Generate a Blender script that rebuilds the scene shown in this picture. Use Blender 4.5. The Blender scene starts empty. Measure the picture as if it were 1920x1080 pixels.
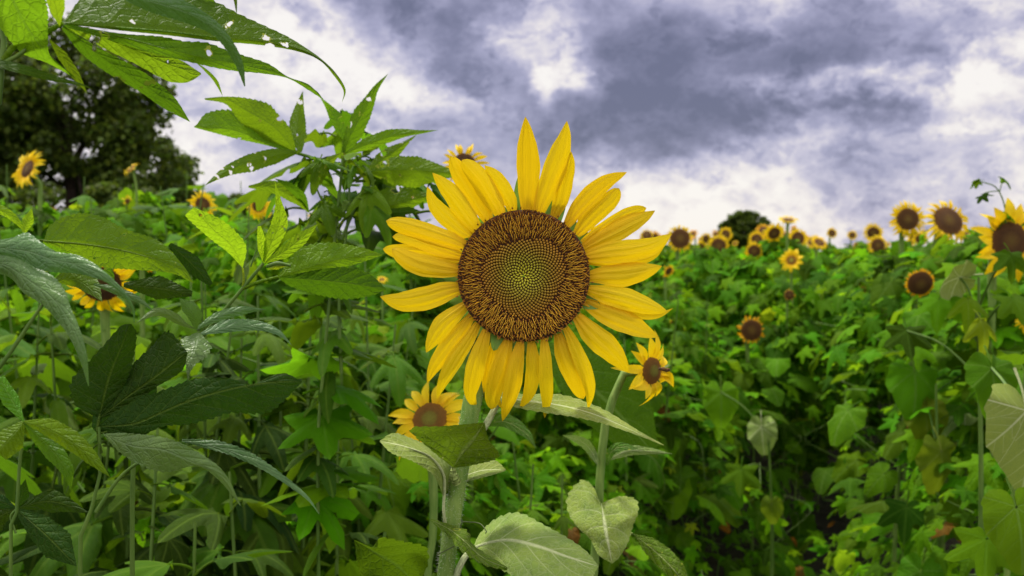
import bpy, math, random
import numpy as np
from mathutils import Vector, Matrix
random.seed(7); rng = np.random.default_rng(11)
sc = bpy.context.scene
R = math.radians
# ------------------------------------------------------------------ camera
F = 1663.0                      # focal length in photo pixels (photo 1920 wide)
CAM = np.array([0.0, 0.0, 1.5]); PITCH = R(2.4)
FW = np.array([0, math.cos(PITCH), -math.sin(PITCH)]); RT = np.array([1.0, 0, 0]); UP = np.array([0, math.sin(PITCH), math.cos(PITCH)])
cd = bpy.data.cameras.new('camera'); cam = bpy.data.objects.new('camera', cd); sc.collection.objects.link(cam)
cam.location = CAM; cam.rotation_euler = (R(90) - PITCH, 0, 0)
cd.sensor_width = 36; cd.lens = 36 * F / 1920; cd.clip_start = 0.05; cd.clip_end = 3000
cd.dof.use_dof = True; cd.dof.focus_distance = 0.80; cd.dof.aperture_fstop = 9.0
sc.camera = cam
sc.view_settings.view_transform = 'Standard'; sc.view_settings.look = 'None'
sc.view_settings.exposure = 0.38; sc.view_settings.gamma = 1.0
sc.cycles.max_bounces = 7; sc.cycles.diffuse_bounces = 4; sc.cycles.glossy_bounces = 2
sc.cycles.transmission_bounces = 5; sc.cycles.transparent_max_bounces = 10
sc.cycles.use_denoising = True; sc.cycles.caustics_reflective = False; sc.cycles.caustics_refractive = False
SUN_EL, SUN_AZ = R(64), R(318)    # azimuth clockwise from +Y (north)

def P(x, y, d):
    return CAM + d * (FW + (x - 960) / F * RT - (y - 540) / F * UP)

# ------------------------------------------------------------------ node helpers
def nd(nt, typ, ins=None, **kw):
    n = nt.nodes.new(typ)
    for k, v in kw.items(): setattr(n, k, v)
    for k, v in (ins or {}).items():
        s = n.inputs[k]
        if isinstance(v, bpy.types.NodeSocket): nt.links.new(v, s)
        else: s.default_value = v
    return n
def mth(nt, op, a, b=0.0, c=0.0, clamp=False):
    n = nd(nt, 'ShaderNodeMath', {0: a, 1: b, 2: c}, operation=op); n.use_clamp = clamp
    return n.outputs[0]
def mixc(nt, f, a, b, mode='MIX'):
    n = nt.nodes.new('ShaderNodeMix'); n.data_type = 'RGBA'; n.blend_type = mode
    for i, v in ((0, f), (6, a), (7, b)):
        if isinstance(v, bpy.types.NodeSocket): nt.links.new(v, n.inputs[i])
        else: n.inputs[i].default_value = v
    return n.outputs[2]
def mapr(nt, v, a, b, c=0.0, d=1.0):
    return nd(nt, 'ShaderNodeMapRange', {0: v, 1: a, 2: b, 3: c, 4: d}, clamp=True).outputs[0]
def ramp(nt, f, stops, interp='LINEAR'):
    n = nt.nodes.new('ShaderNodeValToRGB'); cr = n.color_ramp; cr.interpolation = interp
    while len(cr.elements) < len(stops): cr.elements.new(0.5)
    for e, (p, c) in zip(cr.elements, stops): e.position = p; e.color = (*c, 1)
    nt.links.new(f, n.inputs[0]); return n.outputs[0]
C4 = lambda c: (c[0], c[1], c[2], 1.0)

# ------------------------------------------------------------------ world: cloudy sky
def build_world():
    w = bpy.data.worlds.new('World'); sc.world = w; w.use_nodes = True; nt = w.node_tree; nt.nodes.clear()
    g = nd(nt, 'ShaderNodeTexCoord').outputs['Generated']
    nrm = nd(nt, 'ShaderNodeVectorMath', {0: g}, operation='NORMALIZE').outputs[0]
    s = nd(nt, 'ShaderNodeSeparateXYZ', {0: nrm})
    az = mth(nt, 'ARCTAN2', s.outputs[0], s.outputs[1]); el = mth(nt, 'ARCSINE', s.outputs[2])
    sc3 = nd(nt, 'ShaderNodeVectorMath', {0: nrm, 1: (1.0, 1.0, 1.5)}, operation='MULTIPLY').outputs[0]
    warp = nd(nt, 'ShaderNodeTexNoise', {'Vector': sc3, 'Scale': 9.0, 'Detail': 7.0, 'Roughness': 0.62})
    wv = nd(nt, 'ShaderNodeVectorMath', {0: warp.outputs['Color'], 1: (0.5, 0.5, 0.5)}, operation='SUBTRACT').outputs[0]
    comb = nd(nt, 'ShaderNodeCombineXYZ', {0: az, 1: el}).outputs[0]
    wsc = nd(nt, 'ShaderNodeVectorMath', {0: wv, 1: (0.22, 0.10, 0.0)}, operation='MULTIPLY').outputs[0]
    wc = nd(nt, 'ShaderNodeVectorMath', {0: comb, 1: wsc}, operation='ADD').outputs[0]
    # cloud banks: centre and radii, given as directions of the sky
    blobs = [(800,50,170,85,.62),(900,150,130,48,.55),(700,0,80,50,.3),(1290,95,240,85,.85),(1180,205,190,50,.70),(1440,205,120,45,.62),
             (1580,90,150,50,.60),(1850,32,110,18,.40),(1240,262,150,32,.60),(1110,300,90,26,.38),(770,228,110,26,.25),(1640,190,60,16,.32),
             (1800,290,150,70,.26),(1540,362,34,24,.32),(1645,318,62,26,.34),(980,245,110,36,.26),(1730,105,70,30,.30),(1030,180,60,30,.1),
             (450,225,110,26,.16),(560,300,160,30,.16),(900,330,110,40,.18),(1700,400,120,26,.16),(1560,20,120,30,.3),
             (1062,135,38,46,-.62),(945,60,50,50,-.36),(1560,160,150,20,-.50),(1430,330,230,60,-.16),(600,120,110,50,-.32),(520,60,80,40,-.2),
             (740,185,60,26,-.3),(1850,120,70,60,-.3),(1200,390,240,50,-.12),(700,265,60,18,-.28),(1560,250,80,40,-.10),(1330,372,120,14,.16),(1480,300,90,10,.14),(1250,330,60,12,.12),(1800,235,90,14,-.3),(830,180,40,20,-.2),(1010,40,40,60,-.2)]
    acc = None
    for (x, y, rx, ry, a) in blobs:
        d = P(x, y, 1) - CAM; d /= np.linalg.norm(d)
        a0, e0 = math.atan2(d[0], d[1]), math.asin(d[2])
        v = nd(nt, 'ShaderNodeVectorMath', {0: wc, 1: (a0, e0, 0)}, operation='SUBTRACT').outputs[0]
        v = nd(nt, 'ShaderNodeVectorMath', {0: v, 1: (F / rx, F / ry, 0)}, operation='MULTIPLY').outputs[0]
        q = nd(nt, 'ShaderNodeVectorMath', {0: v, 1: v}, operation='DOT_PRODUCT').outputs['Value']
        q = mth(nt, 'DIVIDE', a, mth(nt, 'ADD', mth(nt, 'MULTIPLY', q, q), mth(nt, 'ADD', mth(nt, 'MULTIPLY', q, 0.6), 1.0)))
        acc = q if acc is None else mth(nt, 'ADD', acc, q)
    n1 = nd(nt, 'ShaderNodeTexNoise', {'Vector': sc3, 'Scale': 6.5, 'Detail': 12.0, 'Roughness': 0.6, 'Distortion': 0.0}).outputs[0]
    n2 = nd(nt, 'ShaderNodeTexNoise', {'Vector': nd(nt, 'ShaderNodeVectorMath', {0: sc3, 1: nd(nt, 'ShaderNodeVectorMath', {0: wv, 'Scale': .12}, operation='SCALE').outputs[0]}, operation='ADD').outputs[0], 'Scale': 15.0, 'Detail': 11.0, 'Roughness': 0.62}).outputs[0]
    n2 = mth(nt, 'ADD', mth(nt, 'MULTIPLY', n2, .45), mth(nt, 'MULTIPLY', mth(nt, 'ABSOLUTE', mth(nt, 'SUBTRACT', n2, .5)), 1.3))
    n2 = mth(nt, 'ADD', n2, .12)
    d0 = mth(nt, 'ADD', mth(nt, 'MULTIPLY', acc, .78), mth(nt, 'MULTIPLY_ADD', mth(nt, 'SUBTRACT', n1, 0.5), 1.4, 0.30))
    dens = mth(nt, 'ADD', d0, mth(nt, 'MULTIPLY', mth(nt, 'SUBTRACT', n2, 0.5), 1.25))
    n3 = nd(nt, 'ShaderNodeTexNoise', {'Vector': sc3, 'Scale': 44.0, 'Detail': 8.0, 'Roughness': 0.6}).outputs[0]
    dens = mth(nt, 'ADD', dens, mth(nt, 'MULTIPLY', mth(nt, 'SUBTRACT', n3, 0.5), 0.20))
    col = ramp(nt, dens, [(0.0, (1.02, .97, .92)), (0.13, (.90, .84, .83)), (0.30, (.61, .58, .71)), (0.50, (.40, .39, .555)), (0.76, (.235, .232, .355)), (1.0, (.145, .145, .235))])
    sky = nd(nt, 'ShaderNodeTexSky', sky_type='NISHITA'); sky.sun_disc = False; sky.sun_elevation = SUN_EL; sky.sun_rotation = SUN_AZ
    skyc = nd(nt, 'ShaderNodeVectorMath', {0: sky.outputs[0], 'Scale': 0.09}, operation='SCALE').outputs[0]
    # unseen sky overhead and behind the viewer, brightened as added fill for the flower face
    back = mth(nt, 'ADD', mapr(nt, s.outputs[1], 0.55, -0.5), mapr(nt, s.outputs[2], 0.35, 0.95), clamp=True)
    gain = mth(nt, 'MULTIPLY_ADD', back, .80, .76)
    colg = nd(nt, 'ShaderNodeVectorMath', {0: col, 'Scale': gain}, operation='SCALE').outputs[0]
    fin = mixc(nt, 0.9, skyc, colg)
    below = mapr(nt, s.outputs[2], -0.02, -0.2)
    fin = mixc(nt, below, fin, (0.05, 0.07, 0.03, 1))
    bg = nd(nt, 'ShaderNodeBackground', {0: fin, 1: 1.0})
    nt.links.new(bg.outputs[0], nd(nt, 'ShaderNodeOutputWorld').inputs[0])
    w.cycles.sampling_method = 'MANUAL'; w.cycles.sample_map_resolution = 512
build_world()
sl = bpy.data.lights.new('sun', 'SUN'); sun = bpy.data.objects.new('sun', sl); sc.collection.objects.link(sun)
sl.energy = 3.7; sl.angle = R(10); sl.color = (1.0, .95, .86)
sd = Vector((math.sin(SUN_AZ) * math.cos(SUN_EL), math.cos(SUN_AZ) * math.cos(SUN_EL), math.sin(SUN_EL)))
sun.rotation_euler = sd.to_track_quat('Z', 'Y').to_euler(); sun.location = (0, 0, 30)

# ------------------------------------------------------------------ materials
def base_mat(name):
    m = bpy.data.materials.new(name); m.use_nodes = True; nt = m.node_tree; nt.nodes.clear()
    return m, nt, nt.nodes.new('ShaderNodeOutputMaterial')
def variation(nt, island=True):
    oi = nd(nt, 'ShaderNodeObjectInfo').outputs['Random']
    r = mth(nt, 'ADD', oi, nd(nt, 'ShaderNodeNewGeometry').outputs['Random Per Island']) if island else oi
    return mth(nt, 'FRACT', r)
def leaf_mat(name, top, under, vein, tcol, trans=.35, rough=.6, nv=8.0, slant=1.5, vstr=.55, holes=0.0, var=.45, spec=.13, yellow=.0, bump=.6, mesh_m=True):
    m, nt, out = base_mat(name)
    uv = nd(nt, 'ShaderNodeSeparateXYZ', {0: nd(nt, 'ShaderNodeUVMap').outputs[0]})
    t, s = uv.outputs[0], uv.outputs[1]; a = mth(nt, 'ABSOLUTE', s)
    mid = mapr(nt, a, 0.025, 0.075, 1, 0)
    q = mth(nt, 'ABSOLUTE', mth(nt, 'SUBTRACT', mth(nt, 'FRACT', mth(nt, 'MULTIPLY_ADD', a, -slant, mth(nt, 'MULTIPLY', t, nv))), 0.5))
    side = mth(nt, 'MULTIPLY', mapr(nt, q, 0.44, 0.5), mapr(nt, a, 0.0, 1.1, .75, .15))
    vf = mth(nt, 'MULTIPLY', mth(nt, 'MAXIMUM', mid, side), vstr)
    puff = mth(nt, 'ADD', mth(nt, 'MULTIPLY', mth(nt, 'POWER', mth(nt, 'MULTIPLY', q, 2.0), 3.0), -0.45), mth(nt, 'MULTIPLY', mid, -0.5))
    oc = nd(nt, 'ShaderNodeTexCoord').outputs['Object']
    ns = nd(nt, 'ShaderNodeTexNoise', {'Vector': oc, 'Scale': 38.0, 'Detail': 5.0, 'Roughness': .65}).outputs[0]
    fine = nd(nt, 'ShaderNodeTexNoise', {'Vector': oc, 'Scale': 420.0, 'Detail': 3.0}).outputs[0]
    wobv = nd(nt, 'ShaderNodeVectorMath', {0: oc, 1: nd(nt, 'ShaderNodeVectorMath', {0: nd(nt, 'ShaderNodeTexNoise', {'Vector': oc, 'Scale': 60.0, 'Detail': 2.0}).outputs['Color'], 'Scale': .01}, operation='SCALE').outputs[0]}, operation='ADD').outputs[0]
    net = mapr(nt, nd(nt, 'ShaderNodeTexVoronoi', {'Vector': wobv, 'Scale': 170.0 if mesh_m else 30.0}, feature='DISTANCE_TO_EDGE').outputs['Distance'], 0, .12, 1, 0)
    vf = mth(nt, 'MAXIMUM', vf, mth(nt, 'MULTIPLY', net, vstr * .22))
    blot = nd(nt, 'ShaderNodeTexNoise', {'Vector': oc, 'Scale': 75.0 if mesh_m else 9.0, 'Detail': 4.0, 'Roughness': .7, 'Distortion': .6}).outputs[0]
    geo = nd(nt, 'ShaderNodeNewGeometry')
    c = mixc(nt, geo.outputs['Backfacing'], C4(top), C4(under))
    c = mixc(nt, mapr(nt, ns, .35, .7), c, mixc(nt, 1.0, c, (1.35, 1.2, 1.1, 1), 'MULTIPLY'))
    c = mixc(nt, mth(nt, 'MULTIPLY', mapr(nt, fine, .3, .7), .2), c, mixc(nt, 1.0, c, (.62, .68, .6, 1), 'MULTIPLY'))
    c = mixc(nt, mapr(nt, blot, .52, .68, 0, .6), c, mixc(nt, 1.0, c, (.55, .62, .6, 1), 'MULTIPLY'))
    r = variation(nt)
    val = mth(nt, 'MULTIPLY_ADD', r, var * 2, 1 - var)
    r2 = mth(nt, 'FRACT', mth(nt, 'MULTIPLY', r, 17.3))
    hs = nd(nt, 'ShaderNodeHueSaturation', {'Color': c, 'Value': val, 'Hue': mth(nt, 'MULTIPLY_ADD', r2, .04, .468 - yellow), 'Saturation': mth(nt, 'MULTIPLY_ADD', r2, -.12, 1.15)})
    c = mixc(nt, vf, hs.outputs[0], C4(vein))
    hs2 = nd(nt, 'ShaderNodeHueSaturation', {'Color': C4(tcol), 'Value': val, 'Hue': mth(nt, 'MULTIPLY_ADD', r2, .035, .468 - yellow)})
    tc = mixc(nt, mth(nt, 'MULTIPLY', vf, .5), hs2.outputs[0], (tcol[0]*.35, tcol[1]*.35, tcol[2]*.3, 1))
    bmp = nd(nt, 'ShaderNodeBump', {'Strength': bump, 'Distance': .0035, 'Height': mth(nt, 'ADD', puff, mth(nt, 'MULTIPLY_ADD', fine, .35, mth(nt, 'MULTIPLY_ADD', net, -.3, mth(nt, 'MULTIPLY', blot, .45))))}).outputs[0]
    pb = nd(nt, 'ShaderNodeBsdfPrincipled', {'Base Color': c, 'Roughness': rough, 'Normal': bmp, 'Specular IOR Level': spec})
    tr = nd(nt, 'ShaderNodeBsdfTranslucent', {'Color': tc, 'Normal': bmp})
    mx = nd(nt, 'ShaderNodeMixShader', {0: trans, 1: pb.outputs[0], 2: tr.outputs[0]}).outputs[0]
    if holes > 0:
        wob = nd(nt, 'ShaderNodeVectorMath', {0: nd(nt, 'ShaderNodeTexNoise', {'Vector': oc, 'Scale': 130.0, 'Detail': 2.0}).outputs['Color'], 'Scale': .012}, operation='SCALE').outputs[0]
        vo = nd(nt, 'ShaderNodeVectorMath', {0: oc, 1: wob}, operation='ADD').outputs[0]
        vr = nd(nt, 'ShaderNodeTexVoronoi', {'Vector': vo, 'Scale': 75.0})
        big = nd(nt, 'ShaderNodeTexNoise', {'Vector': oc, 'Scale': 15.0, 'Detail': 2.0}).outputs[0]
        thr = mapr(nt, mth(nt, 'MULTIPLY', big, nd(nt, 'ShaderNodeSeparateColor', {0: vr.outputs['Color']}).outputs[0]), .26, .60, 0.0, holes)
        hole = mth(nt, 'LESS_THAN', vr.outputs['Distance'], thr)
        rim = mth(nt, 'MULTIPLY', mth(nt, 'LESS_THAN', vr.outputs['Distance'], mth(nt, 'MULTIPLY', thr, 1.3)), 1.0)
        pale = nd(nt, 'ShaderNodeBsdfDiffuse', {0: (.35, .38, .05, 1)})
        mx = nd(nt, 'ShaderNodeMixShader', {0: mth(nt, 'MULTIPLY', rim, .6), 1: mx, 2: pale.outputs[0]}).outputs[0]
        tp = nd(nt, 'ShaderNodeBsdfTransparent')
        mx = nd(nt, 'ShaderNodeMixShader', {0: hole, 1: mx, 2: tp.outputs[0]}).outputs[0]
    nt.links.new(mx, out.inputs[0]); return m
def petal_mat(name, c_mid=(.87, .63, .003), c_base=(.80, .42, .003), dull=1.0):
    m, nt, out = base_mat(name)
    uv = nd(nt, 'ShaderNodeSeparateXYZ', {0: nd(nt, 'ShaderNodeUVMap').outputs[0]})
    t, s = uv.outputs[0], uv.outputs[1]
    oi = nd(nt, 'ShaderNodeObjectInfo').outputs['Random']
    v = nd(nt, 'ShaderNodeCombineXYZ', {0: mth(nt, 'MULTIPLY', s, 14.0), 1: mth(nt, 'MULTIPLY', t, 1.3), 2: mth(nt, 'MULTIPLY', oi, 30.0)}).outputs[0]
    st = nd(nt, 'ShaderNodeTexNoise', {'Vector': v, 'Scale': 1.0, 'Detail': 4.0, 'Roughness': .6}).outputs[0]
    v2 = nd(nt, 'ShaderNodeCombineXYZ', {0: mth(nt, 'MULTIPLY', s, 3.2), 1: mth(nt, 'MULTIPLY', t, .5), 2: mth(nt, 'MULTIPLY', oi, 20.0)}).outputs[0]
    st2 = nd(nt, 'ShaderNodeTexNoise', {'Vector': v2, 'Scale': 1.0, 'Detail': 2.0}).outputs[0]
    c = ramp(nt, t, [(0, c_base), (.22, tuple(a*.7+b*.3 for a, b in zip(c_mid, c_base))), (.45, c_mid), (1, (c_mid[0]*.98, c_mid[1]*1.02, c_mid[2]))])
    c = mixc(nt, mapr(nt, t, .955, 1.0, 0, .55), c, (.45, .22, .02, 1))
    c = mixc(nt, mapr(nt, nd(nt, 'ShaderNodeTexNoise', {'Vector': nd(nt, 'ShaderNodeTexCoord').outputs['Object'], 'Scale': 520.0, 'Detail': 1.0}).outputs[0], .76, .80, 0, .6), c, (.35, .16, .02, 1))
    c = mixc(nt, mapr(nt, st, .45, .75, 0, .4), c, (c_mid[0]*.82, c_mid[1]*.70, .002, 1))
    hs = nd(nt, 'ShaderNodeHueSaturation', {'Color': c, 'Value': mth(nt, 'MULTIPLY_ADD', oi, .08, .96*dull), 'Hue': mth(nt, 'MULTIPLY_ADD', oi, .008, .498)})
    h = mth(nt, 'ADD', mth(nt, 'MULTIPLY', st2, 1.0), mth(nt, 'MULTIPLY', st, .35))
    bmp = nd(nt, 'ShaderNodeBump', {'Strength': .6, 'Distance': .003, 'Height': h}).outputs[0]
    pb = nd(nt, 'ShaderNodeBsdfPrincipled', {'Base Color': hs.outputs[0], 'Roughness': .55, 'Normal': bmp, 'Specular IOR Level': .25})
    tr = nd(nt, 'ShaderNodeBsdfTranslucent', {'Color': (c_mid[0], c_mid[1]*.95, .002, 1), 'Normal': bmp})
    mx = nd(nt, 'ShaderNodeMixShader', {0: .34, 1: pb.outputs[0], 2: tr.outputs[0]})
    nt.links.new(mx.outputs[0], out.inputs[0]); return m
def simple_mat(name, c1, c2, scale=60, rough=.6, stops=None, trans=0, bump=.3, stretch=(1, 1, 1), spec=.3, dist=.002):
    m, nt, out = base_mat(name)
    oc = nd(nt, 'ShaderNodeVectorMath', {0: nd(nt, 'ShaderNodeTexCoord').outputs['Object'], 1: stretch}, operation='MULTIPLY').outputs[0]
    ns = nd(nt, 'ShaderNodeTexNoise', {'Vector': oc, 'Scale': scale, 'Detail': 5.0, 'Roughness': .6}).outputs[0]
    if stops:
        uv = nd(nt, 'ShaderNodeSeparateXYZ', {0: nd(nt, 'ShaderNodeUVMap').outputs[0]})
        c = ramp(nt, uv.outputs[0], stops)
        c = mixc(nt, mth(nt, 'MULTIPLY', mapr(nt, ns, .3, .7), .5), c, mixc(nt, 1.0, c, (.5, .5, .5, 1), 'MULTIPLY'))
        hs = nd(nt, 'ShaderNodeHueSaturation', {'Color': c, 'Value': mth(nt, 'MULTIPLY_ADD', uv.outputs[1], .5, .75)}); c = hs.outputs[0]
    else:
        c = mixc(nt, mapr(nt, ns, .35, .65), C4(c1), C4(c2))
    bmp = nd(nt, 'ShaderNodeBump', {'Strength': bump, 'Distance': dist, 'Height': ns}).outputs[0]
    pb = nd(nt, 'ShaderNodeBsdfPrincipled', {'Base Color': c, 'Roughness': rough, 'Normal': bmp, 'Specular IOR Level': spec}).outputs[0]
    if trans:
        tr = nd(nt, 'ShaderNodeBsdfTranslucent', {'Color': c}).outputs[0]
        pb = nd(nt, 'ShaderNodeMixShader', {0: trans, 1: pb, 2: tr}).outputs[0]
    nt.links.new(pb, out.inputs[0]); return m

M = {}
M['weed']   = leaf_mat('weed_leaf', (.045,.13,.006), (.07,.17,.008), (.15,.26,.02), (.17,.36,.008), .46, .5, holes=.42, vstr=.45, spec=.14, bump=.5)
M['weedw']  = leaf_mat('weed_leaf_whole', (.05,.14,.007), (.07,.17,.008), (.15,.26,.02), (.16,.35,.008), .38, .5, vstr=.45, spec=.13, bump=.5)
M['young']  = leaf_mat('young_leaf', (.15,.27,.012), (.17,.31,.014), (.30,.42,.06), (.36,.58,.012), .45, holes=.25, vstr=.35, var=.15)
M['dark']   = leaf_mat('dark_leaf', (.016,.05,.006), (.022,.06,.008), (.12,.19,.02), (.035,.11,.004), .18, nv=7, vstr=.5, var=.1, spec=.1)
M['grey']   = leaf_mat('sheen_leaf', (.075,.165,.048), (.06,.14,.03), (.20,.29,.13), (.07,.19,.015), .18, .42, nv=8, vstr=.3, var=.12, spec=.32, bump=.38)
M['hop']    = leaf_mat('vine_leaf', (.050,.165,.007), (.075,.20,.012), (.14,.30,.025), (.18,.46,.008), .40, nv=6, vstr=.3, var=.7, spec=.06)
M['sun']    = leaf_mat('sunflower_leaf', (.055,.155,.008), (.075,.18,.014), (.17,.29,.05), (.17,.42,.010), .36, nv=4.5, slant=1.6, vstr=.5, var=.4, spec=.06)
M['pale']   = leaf_mat('pale_leaf', (.18,.285,.075), (.16,.25,.068), (.62,.68,.36), (.17,.28,.04), .25, .7, nv=5, slant=1.7, vstr=.7, var=.08, spec=.12, bump=.5)
M['fresh']  = leaf_mat('fresh_sunflower_leaf', (.065,.15,.018), (.08,.17,.02), (.38,.48,.14), (.13,.30,.012), .28, nv=5, slant=1.6, vstr=.95, var=.08, holes=.25, bump=1.0)
M['yellow'] = leaf_mat('yellowing_leaf', (.085,.15,.010), (.11,.18,.012), (.24,.30,.06), (.26,.40,.012), .35, nv=5, vstr=.4, var=.1)
M['withered'] = leaf_mat('withered_leaf', (.16,.10,.02), (.18,.12,.03), (.2,.15,.05), (.25,.16,.02), .3, nv=5, vstr=.4, var=.5)
M['tree']   = leaf_mat('tree_leaf', (.050,.082,.015), (.05,.085,.018), (.06,.08,.02), (.09,.16,.012), .35, vstr=.1, var=.55)
M['petal']  = petal_mat('petal_yellow'); M['petal2'] = petal_mat('petal_golden', (.87,.60,.003), (.78,.39,.003))
M['petal3'] = petal_mat('petal_ageing', (.80,.40,.004), (.5,.18,.003))
M['stem']   = simple_mat('hairy_stem', (.09,.18,.02), (.18,.27,.05), 150, .7, stretch=(1, 1, .15), bump=.5)
M['wstem']  = simple_mat('weed_stem', (.06,.13,.012), (.11,.19,.025), 80, .6, stretch=(1, 1, .2))
M['hair']   = simple_mat('stem_hair', (.5,.53,.40), (.6,.63,.5), 50, .8, trans=.4, bump=0)
M['bract']  = simple_mat('bract_green', (.13,.27,.03), (.19,.34,.06), 90, .6, trans=.3)
M['core']   = simple_mat('disc_core', (.045,.018,.006), (.08,.032,.010), 700, .8, bump=.6)
M['bud']    = simple_mat('floret_bud', 0, 0, 900, .5, stops=[(0, (.62,.58,.03)), (.14, (.48,.45,.025)), (.28, (.36,.30,.022)), (.42, (.36,.23,.02)), (.62, (.42,.21,.02)), (1, (.36,.16,.012))])
M['stigma'] = simple_mat('floret_stigma', 0, 0, 900, .6, stops=[(0, (.95,.56,.03)), (.7, (.95,.52,.025)), (.88, (.75,.34,.016)), (1, (.6,.25,.012))], trans=.15)
M['tube']   = simple_mat('floret_tube', (.28,.10,.014), (.44,.18,.022), 600, .7)
M['disc']   = simple_mat('seed_disc', 0, 0, 260, .85, stops=[(0, (.16,.10,.012)), (.3, (.13,.065,.009)), (.55, (.085,.035,.006)), (.85, (.11,.045,.007)), (1, (.2,.09,.012))], bump=1.0, dist=.004)
M['discg']  = simple_mat('seed_disc_green', 0, 0, 260, .85, stops=[(0, (.30,.30,.03)), (.35, (.26,.22,.02)), (.5, (.24,.12,.012)), (.8, (.28,.12,.012)), (1, (.36,.17,.015))], bump=1.0, dist=.004)
M['soil']   = simple_mat('soil', (.018,.013,.008), (.035,.032,.012), 9, .95, bump=1.0, dist=.03)
M['field']  = simple_mat('field_cover', (.022,.055,.010), (.05,.11,.018), 5, .9, bump=1.0, dist=.1)
M['bark']   = simple_mat('bark', (.035,.022,.016), (.07,.05,.035), 12, .9, bump=.8, dist=.03, stretch=(1, 1, .2))
M['tendril'] = simple_mat('tendril', (.07,.10,.03), (.10,.13,.04), 100, .6)
M['bee']    = simple_mat('bee_fur', (.02,.012,.006), (.16,.08,.02), 260, .8)
M['wing']   = simple_mat('bee_wing', (.25,.22,.2), (.35,.3,.25), 200, .3, trans=.5)

# ------------------------------------------------------------------ mesh building
class MB:
    def __init__(s): s.V = []; s.Q = []; s.U = []; s.n = 0
    def add(s, V, Q, U):
        s.V.append(np.asarray(V, float)); s.Q.append(np.asarray(Q, int) + s.n); s.U.append(np.asarray(U, float)); s.n += len(V); return s
    def build(s, name, mat, parent=None, origin=(0, 0, 0)):
        V = np.concatenate(s.V) - np.asarray(origin, float); Q = np.concatenate(s.Q); U = np.concatenate(s.U)
        me = bpy.data.meshes.new(name)
        me.vertices.add(len(V)); me.vertices.foreach_set('co', V.ravel().astype('f'))
        me.loops.add(Q.size); me.loops.foreach_set('vertex_index', Q.ravel().astype('i'))
        me.polygons.add(len(Q)); me.polygons.foreach_set('loop_start', (np.arange(len(Q)) * 4).astype('i'))
        me.polygons.foreach_set('use_smooth', np.ones(len(Q), bool))
        me.update(calc_edges=True)
        uv = me.uv_layers.new(name='UVMap'); uv.data.foreach_set('uv', U[Q.ravel()].ravel().astype('f'))
        me.materials.append(M[mat] if isinstance(mat, str) else mat)
        o = bpy.data.objects.new(name, me); sc.collection.objects.link(o)
        if parent is not None: o.parent = parent
        return o
def grid(nu, nv, flip=False):
    i = np.arange(nu - 1)[:, None] * nv + np.arange(nv - 1)[None, :]
    i = i.ravel(); q = np.stack([i, i + nv, i + nv + 1, i + 1], 1)
    return q[:, ::-1] if flip else q
def crom(pts, n, arclen=True):
    p = np.asarray(pts, float)
    if len(p) == 2: return p[0] + (p[1] - p[0]) * np.linspace(0, 1, n)[:, None]
    e = np.vstack([2 * p[0] - p[1], p, 2 * p[-1] - p[-2]])
    k = np.linspace(0, len(p) - 1, 12 * len(p)); i = np.minimum(k.astype(int), len(p) - 2); f = (k - i)[:, None]
    a, b, c, d = e[i], e[i+1], e[i+2], e[i+3]
    q = .5 * ((2*b) + (-a+c)*f + (2*a-5*b+4*c-d)*f**2 + (-a+3*b-3*c+d)*f**3)
    L = np.concatenate([[0], np.cumsum(np.linalg.norm(np.diff(q[:, :2] if q.shape[1] > 3 else q, axis=0), axis=1))])
    s = np.linspace(0, L[-1], n)
    return np.stack([np.interp(s, L, q[:, j]) for j in range(q.shape[1])], 1)
def px2w(A): 
    A = np.asarray(A); d = A[:, 2:3]
    return CAM + d * (FW + (A[:, 0:1] - 960) / F * RT - (A[:, 1:2] - 540) / F * UP)
def withd(pts, d): return [(p[0], p[1], p[2] if len(p) > 2 else d) for p in pts]
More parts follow.
